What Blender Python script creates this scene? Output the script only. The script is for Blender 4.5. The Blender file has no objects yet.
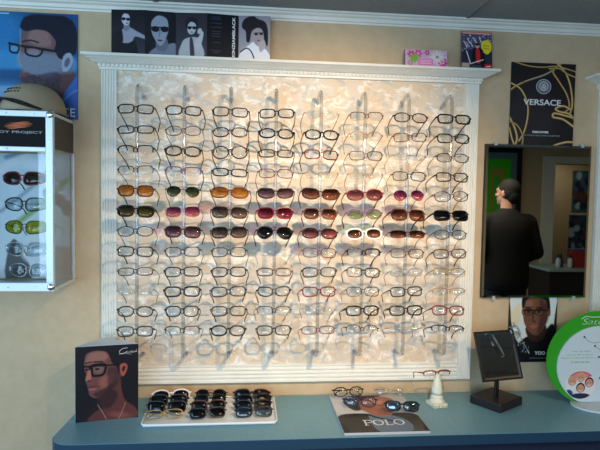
import bpy, bmesh, math, random
import numpy as np
from mathutils import Vector, Matrix, Euler
PI = math.pi
sc = bpy.context.scene
col = sc.collection
random.seed(7)

# ------------------------------------------------------------------ camera
F_PX, YAW, PIT, ROL = 539.8, .098, .049, .017
CAM = np.array([0.0, -2.13, 1.696])
_fw = np.array([math.sin(YAW)*math.cos(PIT), math.cos(YAW)*math.cos(PIT), -math.sin(PIT)])
_r = np.array([math.cos(YAW), -math.sin(YAW), 0.0]); _u = np.cross(_r, _fw)
_R = _r*math.cos(ROL)+_u*math.sin(ROL); _U = -_r*math.sin(ROL)+_u*math.cos(ROL)
cd = bpy.data.cameras.new('camera'); cam = bpy.data.objects.new('camera', cd); col.objects.link(cam)
cd.sensor_width = 36; cd.lens = F_PX/600*36; cd.clip_start = .05
cam.matrix_world = Matrix(((_R[0], _U[0], -_fw[0], CAM[0]), (_R[1], _U[1], -_fw[1], CAM[1]), (_R[2], _U[2], -_fw[2], CAM[2]), (0, 0, 0, 1)))
sc.camera = cam

def ray(x, y): return _fw*F_PX+_R*(x-300)-_U*(y-225)
def at(x, y, Y=0.0):                      # measured point on a vertical plane parallel to the wall
    d = ray(x, y); return CAM+d*((Y-CAM[1])/d[1])
def on(x, y, Z):                          # measured point on a level plane
    d = ray(x, y); return CAM+d*((Z-CAM[2])/d[2])

# ------------------------------------------------------------------ world, lights, exposure
w = bpy.data.worlds.new('world'); sc.world = w; w.use_nodes = True
w.node_tree.nodes['Background'].inputs[0].default_value = (.55, .72, 1, 1)
w.node_tree.nodes['Background'].inputs[1].default_value = .25
vs = sc.view_settings
vs.view_transform = 'Standard'; vs.look = 'None'; vs.gamma = 1; vs.use_curve_mapping = False
vs.exposure = 0.0

def light(name, kind, loc, target, power, color, **kw):
    l = bpy.data.lights.new(name, kind); o = bpy.data.objects.new(name, l); col.objects.link(o)
    l.energy = power; l.color = color; o.location = loc
    o.rotation_euler = (Vector(target)-Vector(loc)).to_track_quat('-Z', 'Y').to_euler()
    for k, v in kw.items(): setattr(l, k, v)
    return o
light('window_daylight', 'AREA', (-1.0, -4.40, 1.55), (-1.0, 0, 1.45), 96, (.50, .74, 1.0), shape='RECTANGLE', size=2.5, size_y=1.5)
light('side_window_daylight', 'AREA', (-2.50, -1.7, 1.55), (0.0, -.6, 1.4), 36, (.45, .74, 1.0), shape='RECTANGLE', size=1.3, size_y=1.4)
SPOT = (.50, -1.62, 2.30)
light('track_spot_light', 'SPOT', SPOT, (.27, 0, 1.52), 150, (1.0, .74, .48), spot_size=math.radians(63), spot_blend=1.0, shadow_soft_size=.022)

FILL_POS = (1.7, -2.3)
light('added_ceiling_fill', 'AREA', (FILL_POS[0], FILL_POS[1], 2.39), (FILL_POS[0], FILL_POS[1], 0), 36, (1.0, .80, .58), shape='RECTANGLE', size=1.1, size_y=.5)  # warm fill added overhead to brighten the right wall and the man

light('added_hallway_fill', 'AREA', (4.4, -5.0, 2.37), (4.4, -5.0, 0), 4, (1.0, .86, .68), shape='RECTANGLE', size=.6, size_y=.3)  # added fill, lifts the dark hallway wall seen in the mirror

# ------------------------------------------------------------------ materials
def lin(c):
    return tuple((v/12.92 if v <= .04045 else ((v+.055)/1.055)**2.4) for v in c)
def srgb(r, g, b): return lin((r/255, g/255, b/255))
MC = {}
def mat(name, c, rough=.5, metal=0.0, spec=.5, coat=0.0):
    if name in MC: return MC[name]
    m = bpy.data.materials.new(name); m.use_nodes = True; b = m.node_tree.nodes['Principled BSDF']
    b.inputs['Base Color'].default_value = (*c, 1); b.inputs['Roughness'].default_value = rough
    b.inputs['Metallic'].default_value = metal; b.inputs['Specular IOR Level'].default_value = spec
    b.inputs['Coat Weight'].default_value = coat
    MC[name] = m; return m
def noise_mat(name, c1, c2, scale=40, rough=.6, bump=.0, bscale=None, detail=4, stretch=(1, 1, 1), metal=0, lo=.35, hi=.65):
    m = mat(name, c1, rough, metal); nt = m.node_tree; N = nt.nodes; L = nt.links; b = N['Principled BSDF']
    tc = N.new('ShaderNodeTexCoord'); mp = N.new('ShaderNodeMapping'); mp.inputs['Scale'].default_value = stretch
    L.new(tc.outputs['Object'], mp.inputs[0])
    n = N.new('ShaderNodeTexNoise'); n.inputs['Scale'].default_value = scale; n.inputs['Detail'].default_value = detail
    L.new(mp.outputs[0], n.inputs['Vector'])
    r = N.new('ShaderNodeValToRGB'); r.color_ramp.elements[0].position = lo; r.color_ramp.elements[1].position = hi
    r.color_ramp.elements[0].color = (*c1, 1); r.color_ramp.elements[1].color = (*c2, 1)
    L.new(n.outputs['Fac'], r.inputs[0]); L.new(r.outputs[0], b.inputs['Base Color'])
    if bump:
        n2 = N.new('ShaderNodeTexNoise'); n2.inputs['Scale'].default_value = bscale or scale*3
        L.new(mp.outputs[0], n2.inputs['Vector'])
        bp = N.new('ShaderNodeBump'); bp.inputs['Strength'].default_value = bump; bp.inputs['Distance'].default_value = .003
        L.new(n2.outputs['Fac'], bp.inputs['Height']); L.new(bp.outputs[0], b.inputs['Normal'])
    return m
def clear(name, tint, rough=.03, ior=1.45, gl=1.0, grad=None):
    """clear or tinted plastic / glass: transparent body with a fresnel gloss"""
    if name in MC: return MC[name]
    m = bpy.data.materials.new(name); m.use_nodes = True; nt = m.node_tree; N = nt.nodes; L = nt.links
    for n in list(N): N.remove(n)
    out = N.new('ShaderNodeOutputMaterial'); mx = N.new('ShaderNodeMixShader'); t = N.new('ShaderNodeBsdfTransparent'); g = N.new('ShaderNodeBsdfGlossy')
    t.inputs[0].default_value = (*tint, 1); g.inputs['Roughness'].default_value = rough
    lw = N.new('ShaderNodeLayerWeight'); lw.inputs[0].default_value = .5
    fp = N.new('ShaderNodeMath'); fp.operation = 'POWER'; fp.inputs[1].default_value = 5; L.new(lw.outputs['Facing'], fp.inputs[0])
    f0 = ((ior-1)/(ior+1))**2
    fr = N.new('ShaderNodeMath'); fr.operation = 'MULTIPLY_ADD'; fr.inputs[1].default_value = 1-f0; fr.inputs[2].default_value = f0; L.new(fp.outputs[0], fr.inputs[0])
    mu = N.new('ShaderNodeMath'); mu.operation = 'MULTIPLY'; mu.inputs[1].default_value = gl; mu.use_clamp = True
    L.new(fr.outputs[0], mu.inputs[0]); L.new(mu.outputs[0], mx.inputs[0]); L.new(t.outputs[0], mx.inputs[1]); L.new(g.outputs[0], mx.inputs[2]); L.new(mx.outputs[0], out.inputs[0])
    if grad:                              # a lens dyed darker at its top
        tc = N.new('ShaderNodeTexCoord'); sx = N.new('ShaderNodeSeparateXYZ'); L.new(tc.outputs['Generated'], sx.inputs[0])
        r = N.new('ShaderNodeValToRGB'); r.color_ramp.elements[0].color = (*tint, 1); r.color_ramp.elements[1].color = (*grad, 1)
        r.color_ramp.elements[0].position = .1; r.color_ramp.elements[1].position = .9
        L.new(sx.outputs[2], r.inputs[0]); L.new(r.outputs[0], t.inputs[0])
    MC[name] = m; return m
def print_mat():
    if 'printed_card' in MC: return MC['printed_card']
    m = mat('printed_card', (.5, .5, .5), .5, 0, .22); nt = m.node_tree
    a = nt.nodes.new('ShaderNodeVertexColor'); a.layer_name = 'print'
    nt.links.new(a.outputs[0], nt.nodes['Principled BSDF'].inputs['Base Color']); return m

wall_m = noise_mat('painted_wall_beige', srgb(192, 168, 134), srgb(198, 175, 141), 30, .75, .12, 260)
ceil_m = noise_mat('ceiling_tile_grey', srgb(128, 134, 136), srgb(146, 151, 152), 190, .9, .35, 220, detail=6)
white_m = noise_mat('painted_white_wood', srgb(222, 220, 208), srgb(229, 227, 216), 12, .45, .0)
teal_m = noise_mat('teal_laminate', srgb(104, 150, 166), srgb(110, 157, 172), 60, .38)
tealedge_m = mat('teal_laminate_edge', srgb(28, 62, 86), .4)
navy_m = mat('navy_cabinet', srgb(20, 34, 58), .5)
floor_m = noise_mat('grey_carpet', srgb(92, 90, 88), srgb(112, 108, 104), 300, .95, .3)
black_m = mat('black_plastic', srgb(22, 22, 25), .35)
chrome_m = mat('chrome', (.75, .76, .78), .18, 1.0)
alu_m = mat('brushed_aluminium', (.74, .83, .87), .38, .25)
acry_m = clear('clear_acrylic', (.84, .865, .89), .12, 1.49, 2.4)
glass_m = clear('clear_glass', (.95, .97, .97), .02, 1.45)
desk_mirror_m = mat('desk_mirror_silver', (.80, .84, .84), .02, 1.0)
mirror_m = mat('mirror_silver', (.50, .57, .56), .015, 1.0)

def panel_mat():
    """hand sponged wallpaper: tan ground, cream strokes, grey-blue smears"""
    m = mat('sponged_panel', (.6, .5, .4), .6); nt = m.node_tree; N = nt.nodes; L = nt.links; b = N['Principled BSDF']
    tc = N.new('ShaderNodeTexCoord')
    def layer(scale, dist, lo, hi, seed, rot, st):
        mp = N.new('ShaderNodeMapping'); mp.inputs['Location'].default_value = (seed, seed*1.7, seed*.6)
        mp.inputs['Rotation'].default_value = (0, rot, 0); mp.inputs['Scale'].default_value = st
        L.new(tc.outputs['Object'], mp.inputs[0])
        n = N.new('ShaderNodeTexNoise'); n.inputs['Scale'].default_value = scale; n.inputs['Detail'].default_value = 5; n.inputs['Distortion'].default_value = dist
        n.inputs['Roughness'].default_value = .6
        L.new(mp.outputs[0], n.inputs['Vector']); r = N.new('ShaderNodeMapRange'); r.inputs[1].default_value = lo; r.inputs[2].default_value = hi
        L.new(n.outputs['Fac'], r.inputs[0]); return r.outputs[0]
    def mix(f, a, c):
        x = N.new('ShaderNodeMix'); x.data_type = 'RGBA'; L.new(f, x.inputs[0])
        if isinstance(a, tuple): x.inputs[6].default_value = (*a, 1)
        else: L.new(a, x.inputs[6])
        x.inputs[7].default_value = (*c, 1); return x.outputs[2]
    o = mix(layer(8, 1.0, .40, .62, 3, .6, (1, 1, 1.3)), srgb(212, 190, 160), srgb(210, 201, 186))
    o = mix(layer(17, .9, .50, .64, 11, -.7, (1, 1, 1.5)), o, srgb(238, 232, 220))
    o = mix(layer(14, .9, .54, .68, 23, .9, (1, 1, 1.5)), o, srgb(184, 182, 175))
    o = mix(layer(28, .8, .58, .70, 31, -.3, (1, 1, 1.4)), o, srgb(196, 168, 136))
    L.new(o, b.inputs['Base Color'])
    return m
panel_m = panel_mat()

# ------------------------------------------------------------------ mesh helpers
class MB:
    def __init__(s): s.v = []; s.f = []
    def add(s, vs, fs):
        k = len(s.v); s.v += [tuple(map(float, p)) for p in vs]; s.f += [tuple(k+i for i in f) for f in fs]; return s
    def box(s, x0, x1, y0, y1, z0, z1):
        return s.add([(x0, y0, z0), (x1, y0, z0), (x1, y1, z0), (x0, y1, z0), (x0, y0, z1), (x1, y0, z1), (x1, y1, z1), (x0, y1, z1)],
                     [(0, 3, 2, 1), (4, 5, 6, 7), (0, 1, 5, 4), (1, 2, 6, 5), (2, 3, 7, 6), (3, 0, 4, 7)])
    def prism(s, pts, axis, a, b):
        """closed outline extruded along an axis"""
        n = len(pts)
        def P(p, t): return {'x': (t, p[0], p[1]), 'y': (p[0], t, p[1]), 'z': (p[0], p[1], t)}[axis]
        return s.add([P(p, a) for p in pts]+[P(p, b) for p in pts],
                     [tuple(range(n))[::-1], tuple(range(n, 2*n))]+[(i, (i+1) % n, n+(i+1) % n, n+i) for i in range(n)])
    def tube(s, path, r, n=6, r2=None, closed=False, up=None):
        """r: half size across, r2: half size along 'up'; either may be a list"""
        P = [Vector(p) for p in path]; m = len(P); vs = []
        prev = None
        for i, p in enumerate(P):
            a = P[i-1] if (i or closed) else p; b = P[(i+1) % m] if (i < m-1 or closed) else p
            t = (b-a).normalized()
            if up is not None: u = Vector(up)
            else: u = prev if prev is not None else (Vector((0, 0, 1)) if abs(t.z) < .9 else Vector((0, 1, 0)))
            u = (u-t*u.dot(t))
            if u.length < 1e-6: u = t.orthogonal()
            u.normalize(); prev = u; q = t.cross(u)
            ra = r[i] if isinstance(r, (list, tuple)) else r
            rb = (r2[i] if isinstance(r2, (list, tuple)) else r2) if r2 is not None else ra
            for k in range(n):
                an = 2*PI*k/n+PI/n
                vs.append(p+q*math.cos(an)*ra+u*math.sin(an)*rb)
        fs = []
        for i in range(m if closed else m-1):
            for k in range(n):
                a = i*n+k; b = i*n+(k+1) % n; c = ((i+1) % m)*n+(k+1) % n; d = ((i+1) % m)*n+k
                fs.append((a, b, c, d))
        if not closed: fs += [tuple(range(n))[::-1], tuple(range((m-1)*n, m*n))]
        return s.add(vs, fs)
    def lathe(s, prof, c=(0, 0, 0), n=24, axis='z'):
        vs = []
        for r, z in prof:
            for k in range(n):
                a = 2*PI*k/n
                q = (r*math.cos(a), r*math.sin(a), z)
                if axis == 'y': q = (q[0], q[2], q[1])
                if axis == 'x': q = (q[2], q[0], q[1])
                vs.append((c[0]+q[0], c[1]+q[1], c[2]+q[2]))
        m = len(prof); fs = [(i*n+k, i*n+(k+1) % n, (i+1)*n+(k+1) % n, (i+1)*n+k) for i in range(m-1) for k in range(n)]
        fs += [tuple(range(n))[::-1], tuple(range((m-1)*n, m*n))]
        return s.add(vs, fs)
    def ball(s, c, rx, ry=None, rz=None, nu=14, nv=9, rot=None):
        ry = ry or rx; rz = rz or rx; vs = []; R = Euler(rot).to_matrix() if rot else None
        for j in range(1, nv):
            ph = PI*j/nv
            for i in range(nu):
                a = 2*PI*i/nu; q = Vector((rx*math.sin(ph)*math.cos(a), ry*math.sin(ph)*math.sin(a), rz*math.cos(ph)))
                vs.append(q)
        vs += [Vector((0, 0, rz)), Vector((0, 0, -rz))]
        if R: vs = [R @ q for q in vs]
        vs = [q+Vector(c) for q in vs]; T = len(vs)-2
        fs = [(j*nu+i, (j+1)*nu+i, (j+1)*nu+(i+1) % nu, j*nu+(i+1) % nu) for j in range(nv-2) for i in range(nu)]
        fs += [(T, i, (i+1) % nu) for i in range(nu)]+[(T+1, (nv-2)*nu+(i+1) % nu, (nv-2)*nu+i) for i in range(nu)]
        return s.add(vs, fs)
    def mesh(s, name, m, smooth=False):
        me = bpy.data.meshes.new(name); me.from_pydata(s.v, [], s.f); me.update()
        b = bmesh.new(); b.from_mesh(me); bmesh.ops.recalc_face_normals(b, faces=b.faces); b.to_mesh(me); b.free()
        if smooth: me.polygons.foreach_set('use_smooth', [True]*len(me.polygons))
        me.materials.append(m); return me
    def build(s, name, m, parent=None, smooth=False, bevel=0, loc=None, rot=None):
        me = s.mesh(name, m, smooth); return link(name, me, parent, bevel, loc, rot)
def link(name, me, parent=None, bevel=0, loc=None, rot=None):
    o = bpy.data.objects.new(name, me); col.objects.link(o)
    if parent: o.parent = parent
    if loc is not None: o.location = [float(v) for v in loc]
    if rot is not None: o.rotation_euler = rot
    if bevel:
        bv = o.modifiers.new('bevel', 'BEVEL'); bv.width = bevel; bv.segments = 2; bv.limit_method = 'ANGLE'
    return o
def tag(o, label=None, cat=None, group=None, kind=None):
    if label: o['label'] = label
    if cat: o['category'] = cat
    if group: o['group'] = group
    if kind: o['kind'] = kind
    return o
def thing(name, label, cat, loc=(0, 0, 0), rot=(0, 0, 0), group=None):
    o = bpy.data.objects.new(name, None); col.objects.link(o); o.empty_display_size = .05
    o.location = [float(v) for v in loc]; o.rotation_euler = rot; return tag(o, label, cat, group)

def text(s, w, m, parent, loc, rot=(PI/2, 0, 0), name='lettering', depth=.0006, h=None, bold=0.0, shear=0, space=1.0):
    """lettering as real, slightly raised glyphs; w = width (m), h = cap height (m) if given"""
    c = bpy.data.curves.new(name, 'FONT'); c.body = s; c.extrude = depth; c.align_x = 'CENTER'; c.align_y = 'CENTER'; c.offset = bold; c.shear = shear; c.space_character = space
    t = bpy.data.objects.new(name, c); col.objects.link(t); bpy.context.view_layer.update()
    me = bpy.data.meshes.new_from_object(t.evaluated_get(bpy.context.evaluated_depsgraph_get()))
    bpy.data.objects.remove(t)
    co = np.zeros(len(me.vertices)*3); me.vertices.foreach_get('co', co); co = co.reshape(-1, 3)
    mn, mxx = co.min(0), co.max(0); k = w/(mxx[0]-mn[0]); kz = (h/(mxx[1]-mn[1])) if h else k
    co[:, 0] = (co[:, 0]-(mn[0]+mxx[0])/2)*k; co[:, 1] = (co[:, 1]-(mn[1]+mxx[1])/2)*kz
    me.vertices.foreach_set('co', co.ravel()); me.materials.clear(); me.materials.append(m); me.update()
    return link(name, me, parent, 0, loc, rot)

# ------------------------------------------------------------------ printed pictures (flat printed card with its own thickness)
def chaikin(pts, closed, it=2):
    """smooth curve through the points (Catmull-Rom)"""
    n = len(pts); k = 2+it; out = []
    if n < 3: return pts
    for i in range(n if closed else n-1):
        g = lambda j: pts[j % n] if closed else pts[max(0, min(n-1, j))]
        p0, p1, p2, p3 = g(i-1), g(i), g(i+1), g(i+2)
        for s in range(k):
            t = s/k; out.append(tuple(.5*(2*p1[c]+(p2[c]-p0[c])*t+(2*p0[c]-5*p1[c]+4*p2[c]-p3[c])*t*t+(3*p1[c]-p0[c]-3*p2[c]+p3[c])*t**3) for c in (0, 1)))
    if not closed: out.append(pts[-1])
    return out
class Paint:
    """ink layout in its own picture units, x to the right and y down"""
    def __init__(s, x0, y0, x1, y1, res, bg):
        s.b = (x0, y0, x1, y1); s.nx = int((x1-x0)*res)+1; s.ny = int((y1-y0)*res)+1
        s.X, s.Y = np.meshgrid(np.linspace(x0, x1, s.nx), np.linspace(y0, y1, s.ny)); s.C = np.zeros(s.X.shape+(3,)); s.C[:] = bg; s.aa = .7/res
        s.rng = np.random.RandomState(3)
    def put(s, a, c):
        c = np.array(c, float); s.C = s.C*(1-a[..., None])+c*a[..., None]; return s
    def ell(s, cx, cy, rx, ry, c, rot=0, soft=0, al=1):
        a = math.radians(rot); dx = s.X-cx; dy = s.Y-cy
        u = (dx*math.cos(a)+dy*math.sin(a))/rx; v = (-dx*math.sin(a)+dy*math.cos(a))/ry
        d = (np.sqrt(u*u+v*v)-1)*min(rx, ry); return s.put(al*np.clip(.5-d/(s.aa+soft), 0, 1), c)
    def _seg(s, a, b):
        ax, ay = a; bx, by = b; L = (bx-ax)**2+(by-ay)**2+1e-12
        t = np.clip(((s.X-ax)*(bx-ax)+(s.Y-ay)*(by-ay))/L, 0, 1)
        return np.hypot(s.X-ax-t*(bx-ax), s.Y-ay-t*(by-ay)), t
    def poly(s, pts, c, sm=1, soft=0, al=1):
        if sm: pts = chaikin(pts, True, sm+1)
        ins = np.zeros(s.X.shape, bool); D = np.full(s.X.shape, 1e9); n = len(pts)
        for i in range(n):
            a = pts[i]; b = pts[(i+1) % n]; D = np.minimum(D, s._seg(a, b)[0])
            if a[1] != b[1]:
                cnd = (a[1] > s.Y) != (b[1] > s.Y); ins ^= cnd & (s.X < (b[0]-a[0])*(s.Y-a[1])/(b[1]-a[1])+a[0])
        D = np.where(ins, -D, D); return s.put(al*np.clip(.5-D/(s.aa+soft), 0, 1), c)
    def line(s, pts, wd, c, sm=2, soft=0, al=1, closed=False):
        if sm: pts = chaikin(pts, closed, sm)
        if closed: pts = pts+[pts[0]]
        D = np.full(s.X.shape, 1e9)
        for a, b in zip(pts, pts[1:]): D = np.minimum(D, s._seg(a, b)[0])
        return s.put(al*np.clip(.5-(D-wd/2)/(s.aa+soft), 0, 1), c)
    def rect(s, x0, y0, x1, y1, c, soft=0, al=1): return s.poly([(x0, y0), (x1, y0), (x1, y1), (x0, y1)], c, 0, soft, al)
    def vgrad(s, c0, c1):
        t = ((s.Y-s.b[1])/(s.b[3]-s.b[1]))[..., None]; s.C = np.array(c0)*(1-t)+np.array(c1)*t; return s
    def grain(s, k=.02, cell=1):
        n = s.rng.randn(s.ny//cell+1, s.nx//cell+1); n = np.repeat(np.repeat(n, cell, 0), cell, 1)[:s.ny, :s.nx]; s.C = np.clip(s.C+n[..., None]*k, 0, 1); return s
    def build(s, name, wd, ht, parent=None, loc=(0, 0, 0), rot=(0, 0, 0), thick=.004, edge=(.85, .85, .85), mask=None):
        """local frame: x right, z up, front face looks to -y, origin at the middle of the lower edge"""
        x0, y0, x1, y1 = s.b; vx = (s.X-x0)/(x1-x0)*wd-wd/2; vz = (1-(s.Y-y0)/(y1-y0))*ht
        V = np.stack([vx, np.zeros_like(vx), vz], -1).reshape(-1, 3)
        i = np.arange(s.nx*s.ny).reshape(s.ny, s.nx)
        Fq = np.stack([i[:-1, :-1], i[1:, :-1], i[1:, 1:], i[:-1, 1:]], -1).reshape(-1, 4)
        k = len(V); e = .0004
        bx = [(-wd/2, e, 0), (wd/2, e, 0), (wd/2, thick, 0), (-wd/2, thick, 0), (-wd/2, e, ht), (wd/2, e, ht), (wd/2, thick, ht), (-wd/2, thick, ht)]
        bf = [(0, 3, 2, 1), (4, 5, 6, 7), (0, 1, 5, 4), (1, 2, 6, 5), (2, 3, 7, 6), (3, 0, 4, 7)]
        if mask is None:
            V = np.vstack([V, np.array(bx)]); faces = Fq.tolist()+[[k+j for j in f] for f in bf]
        else:
            mk = mask(s.X, s.Y).ravel(); faces = [f for f in Fq.tolist() if mk[f[0]] and mk[f[2]] and mk[f[1]] and mk[f[3]]]
        me = bpy.data.meshes.new(name); me.from_pydata(V.tolist(), [], faces); me.update()
        C = np.ones((len(V), 4)); Cs = np.clip(s.C.reshape(-1, 3), 0, 1)
        C[:k, :3] = np.where(Cs <= .04045, Cs/12.92, ((Cs+.055)/1.055)**2.4)
        if mask is None: C[k:, :3] = lin(edge)
        ca = me.color_attributes.new('print', 'FLOAT_COLOR', 'POINT'); ca.data.foreach_set('color', C.ravel())
        me.materials.append(print_mat())
        return link(name, me, parent, 0, loc, rot)
def q(*c): return tuple(v/255 for v in c)

# ================================================================== THE ROOM
RX0, RX1, RY0, RY1, CEIL = -2.6, 5.3, -4.5, .015, 2.424
def struct(name, mb, m, parent=None, **k):
    o = mb.build(name, m, parent, **k); return tag(o, kind='structure')
struct('floor', MB().box(RX0-.12, RX1+.12, -5.6, RY1+.12, -.1, 0), floor_m)
struct('ceiling', MB().box(RX0-.12, RX1+.12, -5.6, RY1+.12, CEIL, CEIL+.1), ceil_m)
struct('wall_back', MB().box(RX0, RX1, RY1, RY1+.12, 0, CEIL), wall_m)
struct('wall_right', MB().box(RX1, RX1+.12, -5.5, RY1+.12, 0, CEIL), wall_m)
WX0, WX1, WZ0, WZ1 = -2.3, .3, .75, 2.35          # shop window behind the viewer
DX0, DX1, DZ = 3.93, 5.05, 2.20                   # cased opening behind the viewer
struct('wall_front', MB().box(RX0, WX0, RY0-.12, RY0, 0, CEIL).box(WX0, WX1, RY0-.12, RY0, 0, WZ0).box(WX0, WX1, RY0-.12, RY0, WZ1, CEIL)
       .box(WX1, DX0, RY0-.12, RY0, 0, CEIL).box(DX0, DX1, RY0-.12, RY0, DZ, CEIL).box(DX1, RX1, RY0-.12, RY0, 0, CEIL), wall_m)
struct('wall_hallway', MB().box(2.6, RX1+.12, -5.6, -5.5, 0, CEIL).box(2.5, 2.6, -5.6, RY0-.12, 0, CEIL), wall_m)
SY0, SY1 = -2.45, -.95
struct('wall_left', MB().box(RX0-.12, RX0, RY0-.12, SY0, 0, CEIL).box(RX0-.12, RX0, SY0, SY1, 0, .8).box(RX0-.12, RX0, SY0, SY1, 2.3, CEIL).box(RX0-.12, RX0, SY1, RY1+.12, 0, CEIL), wall_m)
def window(name, axis, a0, a1, z0, z1, c, n):
    m = MB(); t = .05
    def bx(u0, u1, w0, w1, d=.03):
        if axis == 'x': m.box(u0, u1, c-d, c+d, w0, w1)
        else: m.box(c-d, c+d, u0, u1, w0, w1)
    bx(a0, a1, z0, z0+t); bx(a0, a1, z1-t, z1); bx(a0, a0+t, z0, z1); bx(a1-t, a1, z0, z1)
    for i in range(1, n): bx(a0+(a1-a0)*i/n-.02, a0+(a1-a0)*i/n+.02, z0, z1, .02)
    f = struct(name, m, white_m)
    g = MB()
    if axis == 'x': g.box(a0+.02, a1-.02, c-.003, c+.003, z0+.02, z1-.02)
    else: g.box(c-.003, c+.003, a0+.02, a1-.02, z0+.02, z1-.02)
    tag(g.build('window_pane', glass_m, f), kind='structure')
window('window_1', 'x', WX0, WX1, WZ0, WZ1, RY0-.06, 3)
window('window_2', 'y', SY0, SY1, .8, 2.3, RX0-.06, 2)
# ceiling crown along the display wall, a swept profile
prof = [(RY1, 2.386), (RY1-.008, 2.386), (RY1-.010, 2.392), (RY1-.017, 2.394), (RY1-.021, 2.405), (RY1-.031, 2.410), (RY1-.034, 2.415), (RY1-.043, 2.417), (RY1-.043, CEIL), (RY1, CEIL)]
struct('trim_1', MB().prism(prof, 'x', RX0, RX1), white_m)
for i, x in enumerate((-1.56, -.35, .86, 2.07, 3.29, 4.5)):            # ceiling grid runners
    struct('trim_%d' % (i+2), MB().box(x-.008, x+.008, RY0, RY1-.043, CEIL-.004, CEIL+.001), mat('grid_metal_grey', srgb(116, 120, 121), .7))
for i, y in enumerate((-.66, -1.27, -1.88, -2.49, -3.10, -3.71)):
    struct('trim_%d' % (i+8), MB().box(RX0, RX1, y-.008, y+.008, CEIL-.004, CEIL+.001), MC['grid_metal_grey'])
struct('door_1', MB().box(DX0-.16, DX0+.0, RY0-.13, RY0+.02, 0, DZ+.09).box(DX1, DX1+.10, RY0-.13, RY0+.02, 0, DZ+.09).box(DX0, DX1, RY0-.13, RY0+.02, DZ, DZ+.09), white_m)
struct('baseboard_back', MB().box(RX0, RX1, RY1-.012, RY1, 0, .09), white_m)

# ------------------------------------------------------------------ display board with fluted surround and shelf cornice
def flute(w, d, n):
    """front profile of a fluted moulding from 0 to w, standing d proud"""
    p = [(0, 0), (0, d)]; g = w/(n+.6)
    for i in range(n):
        a = .3*g+i*g+.15*g; p += [(a, d), (a+.18*g, d-.004), (a+.52*g, d-.004), (a+.7*g, d)]
    return p+[(w, d), (w, 0)]
def board(XL, XR, label):
    t = thing('display_board', label, 'display board', ((XL+XR)/2, 0, .96)); ox, oz = (XL+XR)/2, .96
    loc = (-ox, 0, -oz); TW = .056; Z0, Z1 = .960, 2.172
    MB().box(XL+TW-.004, XR-TW+.004, .003, .014, Z0+.05, Z1).build('back_panel', panel_m, t, loc=loc)
    for x in (XL, XR-TW):
        m = MB(); m.prism([(x+a, .014-b) for a, b in flute(TW, .018, 5)], 'z', Z0, Z1); m.build('side_trim', white_m, t, loc=loc)
    m = MB(); m.prism([(.014-b, Z0+a) for a, b in flute(.072, .0175, 4)], 'x', XL+TW, XR-TW); m.build('bottom_trim', white_m, t, loc=loc)
    pr = [(-.004, 2.170), (.006, 2.170), (.006, 2.178), (.010, 2.180), (.010, 2.190), (.018, 2.191), (.024, 2.194), (.032, 2.199), (.040, 2.203), (.044, 2.203), (.048, 2.206), (.058, 2.209), (.060, 2.210), (.060, 2.219), (-.004, 2.219)]
    m = MB(); vs = []; fs = []
    for o, z in pr: vs += [(XL-o, .014, z), (XL-o, -.004-o, z), (XR+o, -.004-o, z), (XR+o, .014, z)]
    for i in range(len(pr)-1):
        for k in range(3): fs.append((i*4+k, i*4+k+1, i*4+5+k, i*4+4+k))
    n = len(pr)-1; fs += [(0, 1, 2, 3), (n*4+3, n*4+2, n*4+1, n*4)]
    fs += [tuple(i*4 for i in range(len(pr))), tuple(i*4+3 for i in range(len(pr)))[::-1]]
    m.add(vs, fs).build('shelf_cornice', white_m, t, loc=loc)
    m = MB(); nb = 94
    for i in range(nb): m.ball((XL-.008+(XR-XL+.016)*(i+.5)/nb, -.0145, 2.1855), .0058, .004, .0052, 6, 4)
    m.build('bead_strip', white_m, t, True, loc=loc)
    return t
board(-.554, .928, 'wide sponge-painted eyewear display board in white fluted surround with beaded cornice shelf')
board(1.452, 2.934, 'second white fluted display board cut by the right edge of the photo')

# ------------------------------------------------------------------ counter
cx0, cx1, cf = -.625, 3.0, -.385
c = thing('counter', 'teal laminate counter with dark blue front and rounded left corner below the board', 'counter', (1.2, -.18, 0)); lc = (-1.2, .18, 0)
def top_outline(g=0.0):
    r = .07; p = [(cx0+.02-g, .012), (cx0-g, cf+r)]
    for k in range(7):
        a = PI+PI/2*k/6; p.append((cx0+r+(r+g)*math.cos(a), cf+r+(r+g)*math.sin(a)))
    return p+[(cx1, cf-g), (cx1, .012)]
MB().prism(top_outline(), 'z', .866, .900).build('countertop', teal_m, c, loc=lc)
MB().prism(top_outline(.002)[1:-1]+[(cx1, cf+.002)], 'z', .864, .8985).build('edge_band', tealedge_m, c, loc=lc)
m = MB().box(cx0+.05, cx1-.02, cf+.04, .01, 0, .866); m.build('base', navy_m, c, loc=lc)

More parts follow.
